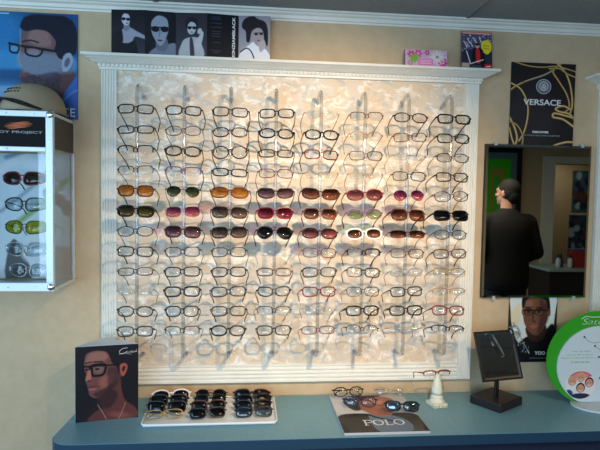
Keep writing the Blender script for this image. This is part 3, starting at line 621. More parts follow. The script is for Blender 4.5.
# --- five-panel black and white card on the cornice
def folding_card():
    Yc = -.040; zt = 2.2195
    P = []
    a = Paint(0, 0, 34, 42, 3, q(40, 38, 48)); a.vgrad(q(18, 17, 24), q(56, 52, 64)); a.ell(8, 34, 14, 12, q(26, 24, 32), soft=8)
    a.poly([(10, 20), (17, 16), (26, 20), (34, 24), (34, 27), (24, 25), (22, 32), (24, 42), (8, 42), (9, 30)], q(150, 152, 166), soft=.6)
    a.poly([(8, 30), (12, 31), (18, 31), (24, 29), (26, 42), (6, 42)], q(18, 18, 26), soft=.5); a.poly([(5, 24), (10, 18), (12, 28), (9, 34)], q(24, 22, 30), soft=.8)
    a.poly([(13, 12), (18, 12), (18, 19), (13, 19)], q(120, 122, 136), soft=.5); a.ell(14.5, 8.5, 4.3, 6.2, q(186, 188, 200), -10, .3); a.poly([(9.5, 12), (9, 4), (14, .5), (18, 2), (19, 5), (14, 3.4), (11, 6)], q(20, 20, 28), soft=.4)
    a.line([(10, 8), (19, 8.6)], 1.0, q(10, 10, 16), 0); a.ell(12.4, 8.6, 2, 1.5, q(12, 12, 18)); a.ell(17, 9, 1.9, 1.5, q(12, 12, 18)); a.ell(16, 12.6, 1.2, .5, q(60, 50, 60)); P.append((a, 'panel with a woman in dark sunglasses and strapless dress'))
    b = Paint(0, 0, 31, 43, 3, q(20, 20, 27)); b.ell(4, 26, 8, 22, q(22, 22, 30), soft=5)
    b.poly([(4, 43), (12, 34), (20, 32), (31, 30), (31, 43)], q(124, 130, 144), soft=1); b.poly([(12, 26), (22, 26), (22, 37), (12, 37)], q(104, 110, 124), soft=.8)
    b.poly([(6, 14), (7, 7), (13, 3), (20, 4), (24, 10), (23, 20), (19, 30), (15, 33), (11, 29), (7, 22)], q(150, 156, 170), soft=.6); b.poly([(5, 14), (5, 5), (13, 0), (22, 1), (26, 10), (24, 15), (22, 7), (14, 4), (8, 8)], q(20, 20, 28), soft=.5)
    b.line([(6, 16), (24, 15)], 1.2, q(8, 8, 14), 0); b.ell(10.4, 17.4, 4, 2.8, q(14, 14, 22)); b.ell(19.6, 17, 4, 2.8, q(14, 14, 22)); b.line([(15, 18), (14.6, 24)], .8, q(90, 94, 106), 0, .4); b.ell(15, 28, 2.6, .9, q(60, 60, 72)); P.append((b, 'panel with a face in dark round glasses'))
    c = Paint(0, 0, 31.5, 44, 3, q(62, 56, 64)); c.vgrad(q(40, 36, 44), q(66, 62, 72))
    c.poly([(4, 44), (6, 30), (11, 25), (20, 24), (25, 28), (28, 44)], q(178, 178, 180), soft=.7); c.poly([(14, 26), (17, 26), (19, 44), (15, 44)], q(60, 58, 64), soft=.5); c.poly([(19, 30), (24, 22), (26, 18), (28, 20), (26, 30), (22, 36)], q(190, 188, 190), soft=.6)
    c.ell(16, 15, 4.4, 6.4, q(184, 184, 190), 8, .3); c.poly([(10, 16), (10, 8), (15, 4), (22, 7), (22, 14), (19, 10), (13, 9)], q(26, 24, 30), soft=.5); c.line([(11.5, 14), (20.5, 14)], .9, q(10, 10, 14), 0); c.ell(13.8, 14.8, 2, 1.6, q(14, 14, 20)); c.ell(18.6, 14.8, 2, 1.6, q(14, 14, 20)); c.ell(16, 19, 1.2, .5, q(70, 60, 66)); c.ell(24, 18, 2.2, 3, q(186, 186, 190), 20, .3); P.append((c, 'panel with a person in a light jacket raising a hand to dark glasses'))
    d = Paint(0, 0, 31.5, 44, 3, q(9, 10, 18))
    for k, (y, wd) in enumerate([(3, 8), (5, 10), (9, 11), (13, 12), (17, 9), (19.5, 9), (22, 9), (28, 9), (36, 10), (38, 6)]): d.rect(9-wd/2, y, 9+wd/2, y+.7, q(64, 68, 84), soft=.3)
    P.append((d, 'black panel with white vertical lettering'))
    e = Paint(0, 0, 31.5, 45, 3, q(150, 146, 152)); e.vgrad(q(138, 134, 142), q(160, 158, 162))
    e.poly([(2, 45), (3, 36), (10, 30), (16, 26), (24, 32), (29, 36), (31, 45)], q(226, 226, 228), soft=.6); e.line([(2, 37), (8, 33), (13, 37), (16, 45)], 1.2, q(24, 24, 28), 2)
    e.poly([(13, 12), (20, 10), (27, 14), (27, 24), (22, 31), (16, 28), (13, 20)], q(160, 148, 150), soft=.6); e.poly([(3, 9), (6, 3), (14, 0), (19, 3), (26, 6), (29, 14), (29, 30), (26, 26), (24, 15), (19, 12), (13, 16), (11, 26), (8, 26), (7, 16), (4, 13)], q(24, 22, 26), soft=.5)
    e.line([(15, 17.5), (24, 17)], .7, q(30, 28, 30), 0); e.ell(17.4, 18.6, 1.8, 1.2, q(40, 36, 40)); e.ell(22.4, 18.2, 1.8, 1.2, q(40, 36, 40)); e.ell(20, 25, 1.6, .6, q(90, 60, 66)); e.poly([(20, 28), (25, 24), (27, 30), (22, 37)], q(176, 164, 164), soft=.6)
    P.append((e, 'panel with a person in a big dark hat and white shirt'))
    xs = [110.8, 145.2, 175.6, 207.2, 238.6, 270.2]; tops = [9, 10.2, 11.6, 14.0, 15.6]
    X0 = float(at(xs[0], 35, Yc)[0]); t = thing('folding_display_card', 'five-panel black and white folding card standing at the left end of the cornice shelf', 'display card', (X0, Yc, zt))
    for i, (pp, lab) in enumerate(P):
        xa = float(at(xs[i], 35, Yc)[0])-X0; xb = float(at(xs[i+1], 35, Yc)[0])-X0; zz = float(at((xs[i]+xs[i+1])/2, tops[i], Yc)[2])-zt
        zz = min(zz, 2.384-zt); f = .006*(1 if i % 2 else -1); wd = math.hypot(xb-xa, 2*f)
        o = pp.build('card_panel', wd-.0006, zz, t, ((xa+xb)/2, 0, 0), (0, 0, math.atan2(2*f, xb-xa)), .003, q(60, 60, 66)); o['label'] = lab
        if i == 3: text('KINZIAMBLACK', zz*.90, white_ink, o, (wd*.34, -.001, zz*.50), (PI/2, -PI/2, 0), h=.011, bold=.02)
folding_card()

def small_cards():
    p = Paint(0, 0, 42, 18, 4, q(206, 170, 190)); R = random.Random(4)
    for x, y, r, c in [(6, 5, 4, q(196, 60, 140)), (13, 4, 4.4, q(206, 90, 160)), (22, 3, 3, q(190, 80, 150)), (38, 13, 5, q(196, 70, 150)), (5, 14, 3, q(186, 120, 170))]:
        for k in range(6): a = PI*k/3; p.ell(x+r*.55*math.cos(a), y+r*.55*math.sin(a), r*.5, r*.28, c, math.degrees(a))
        p.ell(x, y, r*.2, r*.2, q(240, 220, 120))
    for k in range(9): a = 2*PI*k/9; p.ell(9+2.6*math.cos(a), 9+2.6*math.sin(a), 2.4, 1.0, q(120, 176, 70), math.degrees(a))
    for k in range(12): a = 2*PI*k/12; p.ell(32+4.5*math.cos(a), 7+4.5*math.sin(a), 4.2, .9, q(234, 226, 220), math.degrees(a)); p.line([(32, 7), (32+8*math.cos(a), 7+8*math.sin(a))], .3, q(120, 110, 110), 0)
    p.ell(32, 7, 1.4, 1.4, q(150, 140, 130)); p.rect(13, 9.5, 28, 16, q(226, 130, 180), soft=.5); p.rect(15, 11, 26, 11.8, q(240, 200, 220)); p.rect(15, 13.4, 26, 14.2, q(240, 200, 220))
    X, W, Z, H = rect_at(405.5, 48.5, 447.5, 66.5, -.040)
    tag(p.build('greeting_card', W, H, None, (X, -.040, 2.2192), (math.radians(-6), 0, 0), .012, q(120, 84, 96)), 'low pink floral card with green and white flowers, standing on the cornice shelf', 'card')
    p = Paint(0, 0, 31, 42, 4, q(78, 74, 96)); R = random.Random(9)
    for k in range(150):
        x, y = R.uniform(0, 31), R.uniform(2, 22); p.ell(x, y, R.uniform(.3, 1.1), R.uniform(.3, 1.1), R.choice([q(160, 150, 170), q(200, 190, 196), q(56, 50, 80), q(120, 76, 110), q(90, 100, 140)]))
    p.rect(0, 0, 31, 3, q(196, 120, 110), soft=.5); p.line([(2, 2), (29, 2.4)], .8, q(230, 180, 160), 0); p.poly([(0, 24), (12, 20), (31, 22), (31, 42), (0, 42)], q(34, 38, 58), soft=1, al=.85)
    for a in [(3, 12), (6, 8), (9, 12), (12, 7), (15, 12), (18, 7), (21, 11)]: p.line([a, (a[0]+2.2, a[1]+5)], .9, q(214, 206, 214), 0)
    p.poly([(20, 12), (26, 9), (30, 13), (30, 20), (26, 25), (21, 21)], q(226, 204, 40), soft=.3); p.line([(22, 15), (28, 16)], .7, q(140, 110, 40), 0); p.line([(22, 18), (28, 19)], .7, q(140, 110, 40), 0)
    p.poly([(11, 22), (14, 18), (18, 18), (22, 22), (23, 38), (11, 38)], q(18, 18, 22), soft=.4); p.poly([(14.5, 20), (18, 20), (19, 34), (15, 34)], q(196, 34, 44), soft=.4); p.ell(16, 16, 2.1, 2.6, q(206, 150, 130)); p.ell(16, 14.2, 2.3, 1.4, q(40, 30, 30))
    p.line([(5, 22), (9, 36), (22, 31)], .9, q(226, 220, 220), 0); p.rect(0, 35, 8, 40, q(190, 160, 140), soft=1); p.rect(23, 36, 30.4, 41, q(206, 30, 44), soft=.2); p.line([(25, 38.6), (29, 38.2)], .9, q(240, 230, 230), 0); p.rect(10, 37, 20, 41, q(60, 70, 74), soft=.5)
    X, W, Z, H = rect_at(462.3, 28.5, 493, 67.5, -.040)
    tag(p.build('magazine', W, H, None, (X, -.040, 2.2192), (math.radians(-5), 0, 0), .008, q(120, 60, 66)), 'colourful upright magazine with yellow badge and red figure at the cornice shelf\'s right end', 'magazine')
small_cards()

# ------------------------------------------------------------------ wall mirror
def wall_mirror():
    X0, X1, Z0, Z1 = .966, 1.420, 1.300, 1.932; Yf = -.004
    t = thing('wall_mirror', 'frameless rectangular wall mirror hung in clear clips, reflecting a man in black', 'mirror', ((X0+X1)/2, 0, Z0)); lc = (-(X0+X1)/2, 0, -Z0); b = .009
    m = MB(); m.add([(X0, Yf+.0014, Z0), (X1, Yf+.0014, Z0), (X1, Yf+.0014, Z1), (X0, Yf+.0014, Z1), (X0+b, Yf, Z0+b), (X1-b, Yf, Z0+b), (X1-b, Yf, Z1-b), (X0+b, Yf, Z1-b)],
          [(4, 5, 6, 7), (0, 1, 5, 4), (1, 2, 6, 5), (2, 3, 7, 6), (3, 0, 4, 7)]); m.build('mirror_glass', mirror_m, t, loc=lc)
    MB().box(X0, X1, Yf+.0036, RY1-.001, Z0, Z1).build('backing', mat('mirror_backing', srgb(40, 46, 46), .6), t, loc=lc)
    for x, z, s in ((X0+.040, Z1, 1), (X1-.040, Z1, 1), (X0+.052, Z0, -1), (X1-.052, Z0, -1)):
        MB().box(x-.006, x+.006, Yf-.004, RY1-.001, min(z, z+s*.009), max(z, z+s*.009)).box(x-.006, x+.006, Yf-.004, Yf-.001, min(z-s*.006, z), max(z-s*.006, z)).lathe([(.0035, 0), (.003, .002)], (x, Yf-.0062, z+s*.005), 10, 'y').build('mirror_clip', mat('clip_plastic', srgb(180, 182, 172), .2), t, bevel=.001, loc=lc)
wall_mirror()

# ================================================================== WALL CASE WITH SPORT SUNGLASSES
def case():
    XR, XL, Yf, Yb, Z0, Z1 = float(at(53.2, 200, -.22)[0]), -1.12, -.22, RY1-.001, 1.363, 1.976
    t = thing('eyewear_case', 'aluminium-edged glass case of sport sunglasses mounted on the wall at far left', 'display case', ((XL+XR)/2, -.1, Z0)); lc = (-(XL+XR)/2, .1, -Z0)
    r = .024; zh0, zh1 = 1.855, 1.955
    def part(n, m, mt, lab=None, **k):
        o = m.build(n, mt, t, loc=lc, **k)
        if lab: o['label'] = lab
        return o
    part('front_frame', MB().box(XL, XR, Yf, Yf+.018, Z1-r+.004, Z1).box(XL, XR, Yf, Yf+.018, Z0, Z0+.030).box(XR-r, XR, Yf, Yf+.018, Z0+.030, Z1-r+.004).box(XL, XL+r, Yf, Yf+.018, Z0+.030, Z1-r+.004).box(XL+r, XR-r, Yf+.001, Yf+.017, zh0-.016, zh0), alu_m, bevel=.002)
    hd = part('header_sign', MB().box(XL+r, XR-r, Yf+.004, Yf+.010, zh0, Z1-r+.004), mat('sign_black', srgb(9, 9, 14), .7, 0, .2))
    text('RUDY PROJECT', .172, grey_ink, hd, (float(at(15.5, 132, Yf)[0]), Yf+.003, float(at(20, 132.3, Yf)[2])), h=.0105, bold=.012)
    lx, lz = float(at(18, 125, Yf)[0]), float(at(18, 125, Yf)[2])
    m = MB()
    for k in range(5):
        z = .009-.0045*k; w_ = .045*math.sqrt(max(.05, 1-(z/.0125)**2)); pts = [(lx+w_*u+.006*(z/.01), Yf+.003, lz+z+.0025*math.sin(u*2.4)) for u in (-1, -.6, -.2, .2, .6, 1)]
        m.tube(pts, .0006, 4, r2=[.0004, .0015, .0019, .0019, .0015, .0004], up=(0, 0, 1))
    o = m.build('oval_emblem', orange_ink, hd); 
    part('front_glass', MB().box(XL+r, XR-r, Yf+.008, Yf+.011, Z0+.030, zh0-.016), glass_m)
    
    part('side_panel', MB().box(XR-.006, XR-.002, Yf+.018, Yb, Z0+.012, zh0-.004), clear('frosted_side', (.74, .78, .80), .35, 1.45, 2), 'grey translucent side panel')
    part('side_header', MB().box(XR-.007, XR-.0015, Yf+.018, Yb-.01, zh0-.004, Z1-.014), mat('dark_brown_panel', srgb(66, 56, 48), .45))
    part('side_frame', MB().box(XR-.010, XR, Yf+.018, Yb, Z1-.014, Z1-.004).box(XR-.010, XR, Yf+.018, Yb, Z0, Z0+.012).box(XR-.010, XR, Yb-.010, Yb, Z0+.012, Z1-.014), alu_m)
    part('case_shell', MB().box(XL, XR-.011, Yf+.018, Yb, Z0, Z0+.006).box(XL, XR-.011, Yf+.018, Yb, Z1-.006, Z1).box(XL, XL+.006, Yf+.018, Yb, Z0+.006, Z1-.006), alu_m)
    for z in (Z0+.015, Z1-.011):
        part('corner_cap', MB().ball((XR-.010, Yf+.004, z), .015, .008, .014, 10, 6), chrome_m, smooth=True)
    for z in [Z0+.06+.09*k for k in range(6)]: part('screw', MB().lathe([(.0028, 0), (.002, -.0015)], (XR-r/2, Yf, z), 8, 'y'), chrome_m)
    for x in [XR-.06-.09*k for k in range(4)]:
        for z in (Z0+.015, zh0-.008, Z1-.010): part('screw', MB().lathe([(.0028, 0), (.002, -.0015)], (x, Yf, z), 8, 'y'), chrome_m)
    # printed back card: pale sky with diagonal sweeps
    p = Paint(0, 0, 110, 130, 1.6, q(214, 230, 238)); p.vgrad(q(208, 230, 242), q(226, 234, 238))
    for a in [((60, -5, 110, 60), 12, q(226, 238, 244)), ((40, 20, 80, -10), 8, q(232, 240, 246)), ((50, 80, 110, 0), 16, q(214, 230, 238)), ((46, 60, 96, 10), 3, q(150, 170, 186)), ((56, 76, 108, 26), 5, q(150, 178, 120)), ((90, 40, 110, 60), 10, q(120, 110, 110)), ((52, 4, 74, -8), 4, q(120, 160, 190))]:
        (ax, ay, bx, by), wd, c = a; p.line([(ax, ay), ((ax+bx)/2+3, (ay+by)/2), (bx, by)], wd, c, 2, 3)
    p.ell(104, 112, 14, 16, q(140, 104, 84), soft=6, al=.6); p.poly([(50, 130), (56, 90), (66, 100), (74, 130)], q(96, 96, 98), soft=1.2); p.ell(80, 100, 16, 16, q(226, 234, 238), soft=4)
    W, H = XR-XL-.03, zh0-Z0-.02
    o = p.build('back_card', W, H, t, ((0, Yb-.012+.1, .012)), thick=.004); o['label'] = 'pale blue printed back card'
    specs = [((W_, 'full', 'wine red', 'near black', 'mid', None, 1.12), 22, 178, 'dark red-framed wraparound sunglasses, topmost pair inside the wall case'),
             ((W_, 'full', 'gunmetal', 'pale grey', 'mid', 'black', 1.12), 24, 204, 'grey-lensed wraparound sunglasses, second pair down inside the wall case'),
             ((W_, 'full', 'black', 'yellow', 'thin', 'black', 1.12), 24, 227, 'yellow-lensed wraparound sunglasses in the middle of the wall case'),
             ((W_, 'full', 'silver', 'pale grey', 'mid', 'silver', 1.14), 25, 249, 'silver grey wraparound sunglasses, second pair up inside the wall case'),
             ((W_, 'full', 'silver', 'pale grey', 'thin', 'silver', 1.10), 28, 270, 'pale silver sunglasses, lowest pair inside the wall case')]
    for sp, x, y, lab in specs:
        P = at(x, y, -.182); d = (float(P[0]), -.182, float(P[2]))
        eyewear(sp, d, (math.radians(-8), 0, math.radians(-8)), lab, 'sport sunglasses in the wall case')
        part('display_peg', MB().tube([(d[0], Yb-.012, d[2]-.001), (d[0], -.16, d[2]-.001), (d[0], -.186, d[2]-.001)], .0022, 6), acry_m)
    return XL, XR, Z1
cXL, cXR, cZ1 = case()

# baseball cap on the case
def cap():
    t = thing('baseball_cap', 'tan baseball cap with dark front stitching lying on top of the wall case', 'cap', (-.762, -.095, cZ1+.003), (0, 0, math.radians(-28)))
    t.scale = (1.12, 1.12, .98)
    tan = noise_mat('tan_twill', srgb(158, 146, 120), srgb(170, 158, 130), 300, .9, .2); m = MB(); vs = []; fs = []; nu, nv = 28, 9
    for k, (sc_, dz) in enumerate(((1.0, 0), (.97, -.003))):
        for j in range(nv+1):
            ph = PI/2*j/nv
            for i in range(nu):
                a = 2*PI*i/nu; rr = math.cos(ph)**.8 if j < nv else .02
                vs.append((.088*sc_*rr*math.cos(a), .102*sc_*rr*math.sin(a)*(1+.04*(math.sin(a) < 0)), .002+.108*math.sin(ph)*sc_+dz*0))
    n = (nv+1)*nu
    for b0 in (0, n):
        for j in range(nv):
            for i in range(nu): fs.append((b0+j*nu+i, b0+j*nu+(i+1) % nu, b0+(j+1)*nu+(i+1) % nu, b0+(j+1)*nu+i))
        fs.append(tuple(b0+nv*nu+i for i in range(nu)))
    for i in range(nu): fs.append((i, (i+1) % nu, n+(i+1) % nu, n+i))
    m.add(vs, fs).build('crown', tan, t, True)
    # curved peak towards the viewer
    vs = []; fs = []; nx, ny = 14, 7
    for off in (0, -.003):
        for j in range(ny):
            v = j/(ny-1)
            for i in range(nx):
                u = -1+2*i/(nx-1); x = u*(.080+.004*v); base = -.100*math.sqrt(max(0, 1-(x/.0885)**2)); y = base-v*.070*math.sqrt(max(.02, 1-u**4*.9))
                vs.append((x, y, .040-.030*u*u-.006*v+off+.002))
    k = nx*ny
    for b0 in (0, k): fs += [(b0+j*nx+i, b0+j*nx+i+1, b0+(j+1)*nx+i+1, b0+(j+1)*nx+i) for j in range(ny-1) for i in range(nx-1)]
    ed = [i for i in range(nx)]+[j*nx+nx-1 for j in range(1, ny)]+[(ny-1)*nx+i for i in range(nx-2, -1, -1)]+[j*nx for j in range(ny-2, 0, -1)]
    fs += [(ed[i], ed[(i+1) % len(ed)], k+ed[(i+1) % len(ed)], k+ed[i]) for i in range(len(ed))]
    MB().add(vs, fs).build('peak', mat('peak_dark', srgb(44, 42, 44), .8), t, True)
    m = MB()
    for i, a in enumerate([-118, -110, -102, -94, -86, -78, -70]):
        for row, ph in ((0, 44), (1, 36)):
            A, P_ = math.radians(a), math.radians(ph); rr = math.cos(P_)**.8; c_ = Vector((.090*rr*math.cos(A), .105*rr*math.sin(A), .003+.110*math.sin(P_)))
            m.ball(c_, .0045 if i % 2 else .003, .002, .0032, 6, 4)
    m.build('stitched_mark', mat('stitch_dark', srgb(34, 26, 26), .8), t, True)
    MB().ball((0, 0, .109), .006, .006, .003, 8, 5).build('button', tan, t, True)
cap()

# ================================================================== ON THE COUNTER
CT = .900
# --- three-sided card with the portrait
def tent():
    A, B = on(75.3, 423, CT), on(138.2, 417, CT); A[1] = min(A[1], -.21); zt = .268
    d = B-A; L = float(math.hypot(d[0], d[1])); ang = math.atan2(d[1], d[0]); mid = (A+B)/2
    t = thing('portrait_card_stand', 'three-sided card stand with a portrait of a man in large black glasses', 'display stand', (mid[0], mid[1], CT), (0, 0, ang))
    p = Paint(0, 0, 63, 74, 3, q(20, 16, 22)); sk, hi, dk = q(108, 66, 58), q(158, 108, 94), q(46, 26, 28)
    p.ell(40, 72, 34, 16, q(34, 20, 26), soft=8)
    p.poly([(20, 46), (34, 40), (44, 30), (46, 44), (50, 56), (60, 64), (60, 74), (14, 74), (18, 66), (26, 60)], q(92, 48, 44), soft=1.2); p.poly([(22, 50), (36, 44), (42, 50), (34, 62), (22, 60)], dk, soft=3, al=.8)
    p.ell(44, 70, 10, 3, q(150, 84, 70), 10, 3, .6); p.line([(22, 58), (28, 68), (31, 74)], .6, q(170, 130, 110), 1); p.line([(50, 58), (46, 68), (43, 74)], .5, q(170, 130, 110), 1)
    p.poly([(9, 14), (11, 7), (20, 4), (36, 6), (46, 18), (45, 32), (38, 40), (30, 47), (23, 51), (18, 51), (14, 48), (12.5, 43), (11.5, 38), (10, 34), (10.5, 28), (8.6, 21)], sk, soft=.7)
    p.poly([(10, 15), (14, 7), (28, 6), (32, 12), (24, 17), (12, 18)], hi, soft=2.4, al=.75); p.poly([(24, 33), (38, 28), (36, 38), (26, 42)], q(154, 90, 76), soft=3, al=.7); p.poly([(33, 22), (45, 24), (44, 36), (34, 45), (32, 34)], dk, soft=3, al=.6); p.poly([(18, 47), (30, 42), (40, 36), (34, 46), (24, 51)], dk, soft=2, al=.7)
    p.poly([(8, 8), (11, 3), (20, 0), (36, 0), (46, 5), (51, 14), (49, 21), (45, 23), (43, 28), (41, 22), (36, 17), (34, 11), (30, 6), (20, 4.5), (12, 6.5)], q(22, 15, 18), soft=1.0)
    p.poly([(44, 21), (49, 18.5), (52, 22), (50, 29), (46, 31.5)], q(160, 78, 62), soft=.5); p.ell(48, 24, 1.6, 3, dk, 15, .5)
    p.line([(10, 16.4), (16, 15.6)], 1.1, q(26, 14, 16), 0, .4); p.line([(18, 15.6), (27, 15.8)], 1.3, q(26, 14, 16), 0, .4)
    p.line([(7.6, 19.6), (44, 19.8)], 1.6, q(8, 8, 12), 0); p.line([(8.0, 19), (8.4, 26), (12.6, 27.6), (14.4, 20.5)], 1.8, q(8, 8, 12), 1); p.line([(16, 19), (16.8, 28), (20, 29.4), (27, 28.6), (29.6, 24), (29.4, 18.8), (22, 18.2), (16, 19)], 2.2, q(8, 8, 12), 1); p.ell(23, 23.6, 4.8, 3.8, q(150, 130, 130), al=.30); p.ell(21.6, 22.8, 2.2, 1.0, q(20, 14, 16)); p.ell(11, 22.8, 1.5, .9, q(20, 14, 16))
    p.poly([(12.5, 24), (15, 24), (15.6, 32), (13.5, 34), (10.6, 33.6), (10, 31.6)], q(170, 104, 88), soft=.8); p.ell(13.6, 33.8, 1.7, .7, q(50, 24, 26), 0, .4); p.poly([(12.6, 39.8), (16.5, 38.2), (22, 40), (18, 41.2), (13, 41)], q(104, 52, 54), soft=.3); p.poly([(13, 41), (18, 41), (22, 40.4), (18.6, 43.6), (14.4, 43.4)], q(150, 86, 82), soft=.4); p.line([(12.4, 41), (23.4, 40.2)], .5, q(50, 22, 26), 0)
    p.grain(.01)
    f = p.build('portrait_face', L, zt, t, (0, 0, 0), thick=.0015, edge=q(20, 18, 22)); f['label'] = 'front face printed with the portrait'
    # script signature, as strokes
    m = MB(); k = L/63; pts = lambda a: [((x-31.5)*k, -.0008, zt-y*zt/74) for x, y in a]
    m.tube(pts([(52, 3.5), (47, 4), (43.5, 6.5), (44, 8.6), (47, 9), (51, 7.6)]), .0008, 5); m.tube(pts([(51.5, 6.6), (50, 8.4), (51.5, 8.8), (53, 6.8), (53, 8.6), (54.5, 8), (55.6, 6.8), (57.2, 6.6), (55.4, 8.6), (57.4, 8.4), (58.2, 7.4), (59.5, 7), (58.4, 8.4), (60.2, 8.0), (61.4, 5.2), (60.6, 8.0), (61.8, 7.6)]), .0006, 5)
    m.tube(pts([(43.5, 9.5), (50, 9.2), (56, 10)]), .0004, 4); m.build('signature', white_ink, f)
    ap = (-.010, .118); W2 = L/2; card = mat('white_card', srgb(196, 212, 226), .5)
    for x in (-W2, W2):
        dx, dy = ap[0]-x, ap[1]-.0025; l = math.hypot(dx, dy); nx, ny = -dy/l*.0012, dx/l*.0012
        MB().prism([(x, .0025), (ap[0], ap[1]), (ap[0]+nx, ap[1]+ny), (x+nx, .0025+ny)], 'z', 0, zt-.001).build('side_face', card, t)
    MB().prism([(-W2, .0), (W2, .0), (ap[0], ap[1]+.002)], 'z', zt-.001, zt+.0006).build('top_flap', card, t)
tent()

# --- tray with twelve pairs
def tray():
    X0, X1, Y0, Y1 = -.354, .113, -.272, -.020; t = thing('display_tray', 'shallow white tray holding twelve pairs of sunglasses in three rows', 'tray', ((X0+X1)/2, (Y0+Y1)/2, CT))
    hw, hd = (X1-X0)/2, (Y1-Y0)/2; wm = mat('white_tray', srgb(224, 230, 230), .35)
    MB().box(-hw+.004, hw-.004, -hd+.004, hd-.004, .0005, .008).build('tray_base', wm, t, bevel=.003)
    def ring(o): 
        r = .02; P = []
        for cx_, cy_, a0 in ((hw-r, hd-r, 0), (-hw+r, hd-r, 90), (-hw+r, -hd+r, 180), (hw-r, -hd+r, 270)):
            for k in range(5): a = math.radians(a0+90*k/4); P.append((cx_+(r)*math.cos(a), cy_+(r)*math.sin(a), .0095))
        return P
    MB().tube(ring(0), .004, 6, closed=True, r2=.0045, up=(0, 0, 1)).build('rim', wm, t, True)
    nb, gr = 'near black', 'trays'
    S = [[((O_, 'full', 'white', nb, 'thick', None, 1.15), 'white-framed black-lensed sunglasses at the back left of the tray'), ((S_, 'full', 'black', nb, 'thick', None, 1.0), 'large black sunglasses just in front of the white-framed pair on the tray'),
          ((R_, 'full', 'black', nb, 'mid', None, 1.12), 'dark low sunglasses behind the gold-framed pair on the tray'), ((N_, 'full', 'gold', cl, 'thin', None, 1.05), 'gold-framed clear-lensed glasses at the front left of the tray')],
         [((A_, 'full', 'dark brown', nb, 'thin', None, .86), 'small brown aviator sunglasses at the back of the tray\'s middle row'), ((A_, 'full', 'gunmetal', 'smoke', 'thin', None, .86), 'dark metal aviator sunglasses second from back in the tray\'s middle row'),
          ((S_, 'full', 'tortoiseshell', nb, 'thick', None, .9), 'tortoiseshell black-lensed sunglasses third from back in the tray\'s middle row'), ((R_, 'full', 'black', nb, 'mid', None, 1.0), 'narrow black sunglasses at the front of the tray\'s middle row')],
         [((W_, 'full', 'dark brown', nb, 'thick', None, .98), 'big brown wraparound sunglasses at the back right of the tray'), ((W_, 'full', 'black', nb, 'mid', None, 1.0), 'black wraparound sunglasses second from back at the tray\'s right'),
          ((W_, 'full', 'black', 'smoke', 'thick', None, .96), 'thick black sunglasses third from back at the tray\'s right'), ((R_, 'full', 'gunmetal', 'mirrored blue', 'thin', None, 1.06), 'metal sunglasses with mirrored blue lenses at the front right of the tray')]]
    px = [(172.5, 170.5, 167.5, 164.5), (212, 211, 209, 208), (251.5, 253.5, 253, 254)]; py = [(392, 397, 404, 411), (389.5, 395.5, 403, 410), (387, 395, 402.5, 410)]
    for c_ in range(3):
        for r_ in range(4):
            sp, lab = S[c_][r_]; P = on(px[c_][r_], py[c_][r_], CT+.034); y = -.058-.0545*r_; lean = 24 if r_ < 3 else 34
            big = sp[6] if len(sp) > 6 and sp[6] else 1; b = DIM[sp[0]][1]*big; th = math.radians(-lean)
            h = b*math.cos(th)+.006
            eyewear(sp, (float(P[0]), y-.004, CT+.0105+h), (th, 0, math.radians(random.uniform(-8, 8))), lab, 'pairs lying in the white tray', folded=True, scale=1.0)
tray()

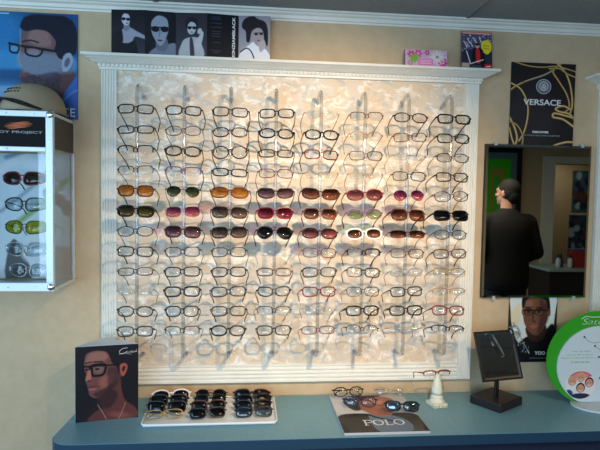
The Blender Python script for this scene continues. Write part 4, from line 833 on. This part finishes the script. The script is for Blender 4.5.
# --- magazine with four pairs on it
def pmag():
    X, W, Y0, H = .484, .298, -.372, .352; th = .009
    p = Paint(0, 0, 90, 100, 2.6, q(172, 176, 180)); p.ell(20, 30, 30, 30, q(196, 198, 200), soft=12)
    p.poly([(0, 100), (0, 62), (20, 54), (50, 58), (70, 54), (90, 62), (90, 100)], q(42, 41, 40), soft=.8)
    for k in range(14): p.line([(2+k*3, 64), (8+k*2, 100)], .7, q(96, 88, 74), 0); p.line([(90-k*2.4, 62), (84-k*1.0, 100)], .7, q(96, 88, 74), 0)
    p.poly([(38, 100), (34, 62), (46, 56), (64, 62), (76, 80), (70, 100)], q(104, 122, 142), soft=.8); p.line([(10, 62), (30, 56), (44, 66), (60, 76)], 3, q(24, 26, 30), 2, .5)
    sk = q(160, 102, 82); p.poly([(24, 26), (40, 10), (62, 8), (74, 16), (72, 30), (66, 46), (60, 60), (44, 62), (34, 50), (26, 40)], sk, soft=1); p.poly([(16, 34), (14, 18), (30, 6), (52, 3), (62, 6), (40, 14), (30, 28), (30, 44), (22, 46)], q(58, 44, 40), soft=1.2)
    p.ell(50, 24, 10, 5, q(206, 146, 122), soft=3, al=.7); p.poly([(48, 44), (66, 40), (64, 54), (50, 58)], q(128, 76, 64), soft=3, al=.7); p.line([(52, 34), (66, 32)], 1.4, q(60, 40, 36), 0); p.ell(64, 46, 4, 1.8, q(150, 70, 66), 0, .6)
    t = p.build('fashion_magazine', W, H, None, (X, Y0, CT+th+.0005), (-PI/2, 0, 0), th, q(190, 190, 190)); tag(t, 'magazine with a man\'s face and large white masthead lying flat on the counter', 'magazine')
    # serif masthead built from strokes
    lt = MB(); k = W/90; zy = lambda y: H*(1-y/100)
    def stroke(a, wd): lt.tube([((x-45)*k, -.0006, zy(y)) for x, y in a], wd*k/2, 4, r2=.0004, up=(0, 1, 0))
    def el(cx_, cy_, rx, ry, wd): lt.tube([((cx_+rx*math.cos(2*PI*i/24)-45)*k, -.0006, zy(cy_+ry*math.sin(2*PI*i/24))) for i in range(24)], [wd*k/2*(.5+.9*abs(math.cos(2*PI*i/24))) for i in range(24)], 4, r2=.0004, closed=True, up=(0, 1, 0))
    y0, y1 = 72, 84
    stroke([(27, y0), (27, y1)], 2.6); stroke([(25, y0), (31, y0), (34.5, 73.6), (34.5, 76.6), (31, 78.4), (27, 78.4)], 1.3); stroke([(25, y1), (29.5, y1)], .9)
    el(41, 78, 5, 6, 1.7); stroke([(50, y0), (50, y1)], 2.4); stroke([(48, y0), (52, y0)], .9); stroke([(48, y1), (56, y1), (56.8, 80.5)], 1.1); el(63.5, 78, 5, 6, 1.7)
    lt.build('masthead', white_ink, t)
    S = [((O_, 'full', 'dark brown', cl, 'mid', None, 1.0), 347, 391, 'brown oval eyeglasses at the back left of the flat magazine', 4), ((O_, 'rimless', 'silver', cl, 'thin', None, 1.0), 390, 393.5, 'silver rimless eyeglasses at the back right of the flat magazine', -5),
         ((O_, 'full', 'blue-black', cl, 'mid', None, 1.05), 360, 404, 'blue-black oval eyeglasses at the front left of the flat magazine', -7), ((R_, 'full', 'black', 'mirrored blue', 'mid', None, 1.05), 402, 408.5, 'black glasses with blue-reflecting lenses at the front right of the flat magazine', -9)]
    for sp, x, y, lab, rz in S:
        P = on(x, y, CT+.028); th_ = math.radians(-20); b = DIM[sp[0]][1]*sp[6]
        o = eyewear(sp, (float(P[0]), max(-.34, min(-.06, float(P[1]))), CT+th+.0012+b*math.cos(th_)+.0095), (th_, 0, math.radians(rz)), lab, 'pairs lying on the flat magazine', folded=True, scale=.95)
        if 'reflecting' in lab: o['category'] = 'eyeglasses'
pmag()

# --- small plaster pedestal with rust glasses
def pedestal():
    P = on(436.5, 402, CT); x, y = float(P[0])-.012, -.126
    t = thing('glasses_pedestal', 'small cream plaster pedestal with stepped foot holding rust coloured glasses', 'pedestal', (x, y, CT), (0, 0, math.radians(12)))
    pm = noise_mat('cream_plaster', srgb(206, 206, 186), srgb(222, 222, 204), 60, .6, .2)
    MB().box(-.031, .031, -.031, .031, 0, .015).build('foot', pm, t, bevel=.003); m = MB()
    m.lathe([(.029, .015), (.030, .020), (.026, .026), (.022, .030), (.025, .036), (.021, .042), (.019, .046)], n=20); m.build('stepped_base', pm, t, True)
    MB().lathe([(.021, .046), (.0215, .060), (.017, .085), (.0125, .105), (.009, .116), (.010, .122), (.006, .126)], n=20).build('shaft', pm, t, True)
    m = MB(); [m.ball((-.024+.016*i, -.031, .008), .005, .002, .004, 6, 4) for i in range(4)]; m.build('foot_relief', mat('gilt_relief', srgb(186, 176, 110), .5), t, True)
    eyewear((N_, 'semi', 'rust', cl, 'mid', 'rust', .98), (x-.002, y-.002, CT+.1260), (math.radians(-14), 0, math.radians(6)), 'rust coloured half-rim glasses perched on the small cream pedestal', None, scale=.90)
pedestal()

# --- desk mirror with rimless glasses hooked over its corner
def desk_mirror():
    C_ = (on(467, 401, CT)+on(519, 403, CT))/2; x, y = .985, -.125
    t = thing('desk_mirror', 'square tilting mirror in thin black frame on a black block base', 'mirror', (x, y, CT), (0, 0, math.radians(32)))
    MB().box(-.076, .076, -.068, .068, .001, .034).build('base', mat('dark_wood_black', srgb(34, 26, 30), .4), t, bevel=.004)
    MB().box(-.011, .011, -.005, .005, .034, .115).build('post', black_m, t, bevel=.002)
    hx = at(495, 352, -.125); tr = Matrix.Identity(4)
    h = bpy.data.objects.new('mirror_head', None)
    # head mesh lies in its own plane, tilted back and turned towards the viewer
    W, H = .180, .188; rot = (math.radians(-21), 0, math.radians(-20)); lc = (-.024, -.018, .203)
    fr = MB(); b = .006
    fr.box(-W/2, W/2, -.004, .006, H/2-b, H/2).box(-W/2, W/2, -.004, .006, -H/2, -H/2+b).box(-W/2, -W/2+b, -.004, .006, -H/2+b, H/2-b).box(W/2-b, W/2, -.004, .006, -H/2+b, H/2-b).box(-W/2+b, W/2-b, .003, .006, -H/2+b, H/2-b)
    f = fr.build('mirror_frame', black_m, t, loc=lc, rot=rot)
    g = MB(); w2, h2, e = W/2-b, H/2-b, .008
    g.add([(-w2, 0, -h2), (w2, 0, -h2), (w2, 0, h2), (-w2, 0, h2), (-w2+e, -.0009, -h2+e), (w2-e, -.0009, -h2+e), (w2-e, -.0009, h2-e), (-w2+e, -.0009, h2-e)], [(4, 5, 6, 7), (0, 1, 5, 4), (1, 2, 6, 5), (2, 3, 7, 6), (3, 0, 4, 7), (3, 2, 1, 0)]).build('mirror_glass', desk_mirror_m, f)
    P = at(512, 336, -.155)
    eyewear((O_, 'rimless', 'silver', 'pale grey', 'thin', 'silver', .95), (float(P[0])+.004, -.205, float(P[2])+.000), (math.radians(6), math.radians(62), math.radians(-20)), 'silver rimless glasses hooked over the upper right corner of the desk mirror', None, folded=True)
desk_mirror()

# --- round green sign with a white disc in front
def green_sign():
    cx_, cz_ = float(at(600, 358, -.14)[0]), float(at(600, 359, -.14)[2]); R = .222
    t = thing('counter_sign', 'round green counter sign with a white disc, small green writing and a group photo', 'sign', (cx_, -.135, CT)); z0 = cz_-CT
    gm = mat('green_plastic', srgb(48, 158, 34), .4)
    def disc(cx, cz, rx, rz, y0, y1, n=64): return MB().prism([(cx+rx*math.cos(2*PI*i/n), max(.0095, cz+rz*math.sin(2*PI*i/n))) for i in range(n)], 'y', y0, y1)
    disc(0, z0, R, .192, -.004, .0).build('green_disc', gm, t)
    wx, wz = -.006, z0-.026; wh = disc(wx, wz, .176, .160, -.012, -.006).build('white_disc', mat('white_plastic', srgb(206, 218, 222), .35), t)
    gi = mat('green_ink', srgb(96, 178, 96), .5); di = mat('dark_green_ink', srgb(30, 84, 70), .5); wi = white_ink
    Yi = -.0124
    def loc(px_, py_, Y=-.1475): P = at(px_, py_, Y); return float(P[0])-cx_, float(P[2])-CT
    a, b = loc(593, 321.5, -.1395); text('Sate', .088, wi, t, (a, -.0046, b), h=.023, shear=.3, bold=-.025); 
    m = MB(); m.tube([(a-.048, -.0045, b+.010), (a-.03, -.0045, b+.021), (a, -.0045, b+.017), (a+.05, -.0045, b+.020)], .0006, 4, r2=.0018, up=(0, 0, 1)); m.build('sign_flourish', wi, t)
    for (x0, x1, yy, h_) in ((573, 590, 351.5, .0035), (567, 592, 355, .0035), (561, 597, 358.2, .0035), (571, 590, 362.2, .0060)):
        a0, z_ = loc(x0, yy); a1, _ = loc(x1, yy); m = MB(); R_2 = random.Random(x0); xx = a0
        while xx < a1:
            w_ = R_2.uniform(.0025, .0045); m.box(xx, xx+w_*.75, Yi, Yi+.0006, z_-h_/2, z_+h_/2*R_2.uniform(.7, 1)); xx += w_+.0012+(R_2.random() < .2)*.004
        m.build('text_line', gi, wh)['kind'] = 'stuff'
    m = MB(); pts = [(584.5, 337), (588, 341), (593, 343), (600, 342)]
    m.tube([(loc(*p)[0], Yi+.0004, loc(*p)[1]) for p in pts], .0008, 5)
    for p in [(584.5, 337), (595, 346), (599, 357), (600, 378)]: a, b = loc(*p); m.lathe([(.0042, Yi-.0002), (.0042, Yi+.0006)], (a, 0, b), 12, 'y')
    a, b = loc(595, 346); a2, b2 = loc(603, 352); m.tube([(a, Yi+.0004, b), (a2, Yi+.0004, b2)], .0008, 5); m.build('dot_diagram', di, wh)
    # group photo printed on a small round disc
    p = Paint(0, 0, 36, 32, 4, q(222, 224, 224)); p.ell(18, 3, 15, 5, q(200, 70, 90), soft=1); p.ell(18, 5, 10, 3, q(226, 130, 140), soft=1); p.poly([(8, 32), (10, 26), (26, 26), (30, 32)], q(40, 46, 70), soft=1); p.ell(4, 26, 5, 5, q(60, 64, 96), soft=1)
    for fx, fy, hc in [(8, 12, q(196, 160, 110)), (18, 8, q(206, 170, 110)), (28, 14, q(60, 40, 34)), (18, 20, q(44, 30, 28))]:
        p.ell(fx, fy-1, 5.2, 5.6, hc); p.ell(fx, fy, 4.2, 4.8, q(206, 150, 126)); p.ell(fx-1.5, fy-.6, .6, .4, q(50, 34, 30)); p.ell(fx+1.5, fy-.6, .6, .4, q(50, 34, 30)); p.line([(fx-1.5, fy+2), (fx, fy+2.7), (fx+1.5, fy+2)], .7, q(236, 226, 222), 1)
    a, b = loc(580.5, 385); e = p.build('group_photo', .128, .114, t, (a, -.0135, b-.057), mask=lambda X, Y: ((X-18)/17.6)**2+((Y-16)/15.6)**2 < 1); e['label'] = 'round photo of four smiling people'
    MB().prism([(a+.0625*math.cos(2*PI*i/40), b+.0555*math.sin(2*PI*i/40)) for i in range(40)], 'y', -.0133, -.0121).build('photo_backing', white_ink, t)
    n = 40; MB().prism([(.01+.135*math.cos(2*PI*i/n), -.034+.092*math.sin(2*PI*i/n)) for i in range(n)], 'z', .0005, .008).build('sign_base', mat('white_plastic', (1, 1, 1)), t, bevel=.002)
    MB().box(-.055, .055, -.003, .001, .008, z0-.10).build('sign_stem', MC['white_plastic'], t)
green_sign()

# ================================================================== THE ROOM BEHIND, AS SEEN IN THE MIRRORS
def back_room():
    # large framed print on the wall behind the man
    t = thing('framed_print', 'black-framed green print reflected behind the man in the wall mirror', 'framed picture', (3.13, RY0+.02, 1.40), (0, 0, PI))
    W, H = .68, .98
    MB().box(-W/2, W/2, -.02, .015, 0, .06).box(-W/2, W/2, -.02, .015, H-.06, H).box(-W/2, -W/2+.06, -.02, .015, .06, H-.06).box(W/2-.06, W/2, -.02, .015, .06, H-.06).build('picture_frame', mat('frame_gloss_black', srgb(12, 12, 14), .3), t)
    p = Paint(0, 0, 56, 86, 1.5, q(90, 130, 140)); p.rect(8, 8, 48, 78, q(60, 200, 30)); p.poly([(16, 20), (34, 20), (34, 78), (16, 78)], q(170, 150, 70), 0, 1); p.rect(22, 30, 30, 78, q(70, 190, 60), 1)
    p.build('print_sheet', W-.12, H-.12, t, (0, -.004, .06), thick=.01, edge=q(100, 100, 100))
    for i, (x, z, h, c, lab) in enumerate(((4.98, 1.56, .62, (60, 90, 110), 'upper blue and white poster reflected at the right of the wall mirror'), (4.95, .90, .62, (40, 70, 110), 'lower dark blue poster reflected above the desk in the wall mirror'))):
        p = Paint(0, 0, 40, 60, 1.5, q(*c)); R = random.Random(i)
        for k in range(26): p.ell(R.uniform(2, 38), R.uniform(4, 56), R.uniform(2, 8), R.uniform(2, 8), R.choice([q(150, 180, 200), q(30, 40, 70), q(90, 60, 60), q(20, 30, 50)]), R.uniform(0, 90), 2)
        tag(p.build('wall_poster', .34, h, None, (x, -5.494, z), (0, 0, PI), .004, q(80, 80, 80)), lab, 'poster')
    t = thing('reception_desk', 'black reception desk reflected low in the wall mirror', 'desk', (4.25, -3.98, 0))
    dm = mat('desk_black', srgb(26, 26, 30), .35)
    MB().box(-.80, .80, -.26, .26, .905, .94).build('desk_top', mat('desk_top_grey', srgb(150, 170, 168), .4), t, bevel=.004)
    MB().box(-.77, .77, .18, .22, .0, .905).build('front_panel', dm, t); 
    for s in (-1, 1): MB().box(s*.75-.02, s*.75+.02, -.24, .18, 0, .905).build('side_panel', dm, t)
    b = thing('red_gift_box', 'red patterned box standing on the reflected reception desk', 'box', (3.92, -3.90, .941), (0, 0, .2)); MB().box(-.10, .10, -.06, .06, 0, .19).build('box_body', mat('red_box', srgb(150, 34, 34), .5), b, bevel=.003); MB().box(-.103, .103, -.063, .063, .19, .215).build('box_lid', mat('box_lid_blue', srgb(70, 60, 100), .5), b, bevel=.003)
    for i, (x, y, c, l) in enumerate(((3.64, -3.86, (190, 200, 206), 'clear white bottle at the left end of the things on the reception desk'), (3.71, -3.92, (70, 80, 110), 'blue bottle beside the white one on the reception desk'), (3.78, -3.85, (200, 205, 210), 'pale bottle just left of the red box on the reception desk'))):
        b = thing('spray_bottle', l, 'bottle', (x, y, .941), (0, 0, 0), 'bottles on the reception desk')
        MB().lathe([(.026, 0), (.028, .01), (.028, .09), (.012, .115)], n=16).build('bottle_body', mat('bottle_%d' % i, srgb(*c), .3), b, True)
        MB().lathe([(.013, .115), (.013, .14), (.006, .145), (.006, .16)], n=12).build('bottle_cap', black_m, b, True)

def remeshed(name, mb, m, parent, vox, it=4):
    me = mb.mesh(name, m); o = bpy.data.objects.new(name, me); col.objects.link(o)
    r = o.modifiers.new('r', 'REMESH'); r.mode = 'VOXEL'; r.voxel_size = vox; r.use_smooth_shade = True
    s = o.modifiers.new('s', 'SMOOTH'); s.iterations = it; s.factor = .5
    bpy.context.view_layer.update(); e = bpy.data.meshes.new_from_object(o.evaluated_get(bpy.context.evaluated_depsgraph_get()))
    e.name = name; bpy.data.objects.remove(o)
    if not e.materials: e.materials.append(m)
    return link(name, e, parent)
def bone(mb, a, ra, b, rb, n=7, flat=1.0):
    a, b = Vector(a), Vector(b)
    mb.tube([a, b], [ra, rb], 14); mb.ball(a, ra, nu=14, nv=9); mb.ball(b, rb, nu=14, nv=9)
def person():
    t = thing('person', 'standing man in black seen from behind, reflected in the wall mirror', 'person', (2.315, -2.52, -.018), (0, 0, math.radians(-4)))
    skin = noise_mat('skin', srgb(196, 140, 116), srgb(206, 152, 126), 60, .55); cloth = noise_mat('black_knit', srgb(10, 10, 11), srgb(14, 14, 16), 200, .9, .2)
    SH, EL, WR = {}, {}, {}
    for s in (-1, 1): SH[s] = Vector((s*.205, .0, 1.545)); EL[s] = Vector((s*.285, .035, 1.265)); WR[s] = Vector((s*.190, -.195, 1.115))
    def head_pts():
        m = MB(); m.ball((0, .012, 1.815), .079, .098, .098, 20, 14); m.ball((0, -.020, 1.755), .062, .074, .075, 16, 10); m.ball((0, -.066, 1.708), .030, .024, .022)
        m.ball((0, -.098, 1.780), .011, .018, .022); m.ball((0, -.090, 1.800), .008, .012, .028); m.ball((0, -.075, 1.826), .050, .018, .012); m.ball((0, -.083, 1.742), .024, .012, .007); m.ball((0, -.080, 1.730), .020, .012, .007)
        for s in (-1, 1): m.ball((s*.080, .012, 1.785), .008, .019, .031, rot=(0, 0, s*.35)); m.ball((s*.045, -.060, 1.775), .022, .020, .018)
        return m
    hm = head_pts(); c_, s_ = math.cos(math.radians(-30)), math.sin(math.radians(-30))
    rotv = lambda v: (v[0]*c_-v[1]*s_, v[0]*s_+v[1]*c_, v[2])
    hm.v = [rotv(v) for v in hm.v]
    b = MB(); b.v = list(hm.v); b.f = list(hm.f)
    bone(b, (0, .02, 1.56), .066, (0, .012, 1.73), .057)
    b.ball((0, .01, 1.39), .175, .118, .21, 20, 14); b.ball((0, .0, 1.18), .160, .120, .16, 20, 12); b.ball((0, .01, 1.02), .165, .125, .13, 20, 12)
    for s in (-1, 1):
        bone(b, (s*.06, .02, 1.555), .048, SH[s], .050); bone(b, SH[s], .058, EL[s], .043); bone(b, EL[s], .043, WR[s], .026)
        bone(b, (s*.092, .01, .95), .092, (s*.105, -.005, .52), .060); bone(b, (s*.105, -.005, .52), .056, (s*.110, .02, .10), .036); bone(b, (s*.110, .03, .055), .036, (s*.118, -.13, .035), .028)
        d = (WR[s]-EL[s]).normalized(); up = Vector((0, 0, 1)); sd = d.cross(up).normalized()*(-s); dn = sd.cross(d)*s
        pc = WR[s]+d*.048; R3 = Matrix((d, sd, d.cross(sd))).transposed()
        m2 = MB().ball((0, 0, 0), .050, .040, .017, 14, 9); b.add([R3 @ Vector(v)+pc for v in m2.v], m2.f); bone(b, WR[s], .025, WR[s]+d*.03, .027)
        for k, (off, L) in enumerate(((-.030, .062), (-.010, .072), (.010, .068), (.029, .052))):
            k0 = WR[s]+d*.085+sd*off; curl = Vector((0, 0, -1)); k1 = k0+(d*.75+curl*.35)*L*.5; k2 = k1+(d*.35+curl*.75)*L*.36; k3 = k2+(d*-.05+curl*.9)*L*.26
            bone(b, k0, .0095, k1, .0088); bone(b, k1, .0088, k2, .0082); bone(b, k2, .0082, k3, .0072)
        q0 = WR[s]+d*.030-sd*.030; q1 = q0+(-sd*.75+d*.65)*.038; q2 = q1+(-sd*.25+d*.85+Vector((0, 0, -.3)))*.030
        bone(b, q0, .013, q1, .0105); bone(b, q1, .0105, q2, .009)
    body = remeshed('body', b, skin, t, .0062, 3)
    # top with long sleeves: one tapering trunk from hem to collar
    j = MB(); trunk = [(.93, .205, .150), (.99, .215, .158), (1.08, .215, .158), (1.18, .212, .155), (1.30, .220, .155), (1.40, .232, .155), (1.48, .238, .148), (1.54, .228, .132), (1.59, .185, .110), (1.635, .095, .085), (1.660, .068, .068)]
    j.lathe([(1, z) for z, a, b_ in trunk], n=32)
    n_ = 32
    for i_, (z, a, b_) in enumerate(trunk):
        for k_ in range(n_):
            v = j.v[i_*n_+k_]; j.v[i_*n_+k_] = (v[0]*a, v[1]*b_+.015, z)
    for s in (-1, 1): bone(j, (s*.10, .02, 1.555), .062, (s*.205, .008, 1.535), .078); bone(j, (s*.212, .008, 1.53), .080, EL[s], .068); bone(j, EL[s], .062, WR[s]-(WR[s]-EL[s]).normalized()*.03, .040)
    remeshed('knitted_top', j, cloth, t, .009, 14)
    tr = MB(); tr.ball((0, .012, .98), .182, .142, .12, 20, 12)
    for s in (-1, 1): bone(tr, (s*.095, .01, .93), .108, (s*.107, -.003, .52), .080); bone(tr, (s*.107, -.003, .52), .078, (s*.112, .015, .11), .062)
    remeshed('trousers', tr, noise_mat('dark_denim', srgb(26, 28, 38), srgb(34, 36, 48), 240, .9), t, .010, 4)
    for s in (-1, 1):
        sh = MB(); bone(sh, (s*.110, .045, .050), .048, (s*.118, -.145, .040), .038); sh.box(s*.114-.040, s*.114+.040, -.17, .085, .001, .03)
        o = remeshed('shoe', sh, mat('shoe_leather', srgb(24, 20, 18), .4), t, .006, 2)
    h = MB(); h.ball((0, .022, 1.832), .084, .100, .092, 20, 14); h.ball((0, .058, 1.772), .070, .060, .080, 16, 10); h.ball((0, .03, 1.80), .086, .080, .085, 16, 10); h.v = [rotv(v) for v in h.v if True]
    ho = remeshed('hair', h, noise_mat('dark_hair', srgb(14, 11, 10), srgb(22, 17, 15), 180, .8, .5), t, .006, 2)
    for s in (-1, 1):
        e = MB(); e.ball((s*.030, -.083, 1.795), .011, .008, .008, 10, 7); e.v = [rotv(v) for v in e.v]
        e.build('eye', mat('eye_dark', srgb(60, 50, 46), .2), t, True)
def spot_and_fill_bodies():
    t = thing('added_fill_panel', 'flat rectangular fill panel added on the ceiling, unseen from the camera', 'ceiling lamp', (FILL_POS[0], FILL_POS[1], CEIL-.03))  # made-up body for the added ceiling fill, out of view
    MB().box(-.58, .58, -.28, .28, .0, .029).build('fill_tray', white_m, t); MB().box(-.61, .61, -.31, -.28, -.008, .029).box(-.61, .61, .28, .31, -.008, .029).box(-.61, -.58, -.28, .28, -.008, .029).box(.58, .61, -.28, .28, -.008, .029).build('fill_rim', white_m, t)
    t = thing('track_spotlight', 'small white ceiling spotlight aimed at the eyewear display board', 'spotlight', (SPOT[0], SPOT[1], CEIL-.001))
    d = (Vector((.24, 0, 1.50))-Vector(SPOT)).normalized(); c0 = Vector((0, 0, SPOT[2]-CEIL+.001))
    MB().lathe([(.035, -.012), (.035, 0)], n=18).build('ceiling_plate', white_m, t, True); MB().tube([(0, 0, -.01), (0, 0, c0.z+.045)], .006, 8).build('stem', white_m, t, True)
    p = [c0-d*.10, c0-d*.085, c0-d*.04, c0-d*.012]; m = MB(); m.tube(p, [.018, .028, .032, .036], 18); m.build('lamp_head', white_m, t, True)
back_room(); spot_and_fill_bodies(); person()
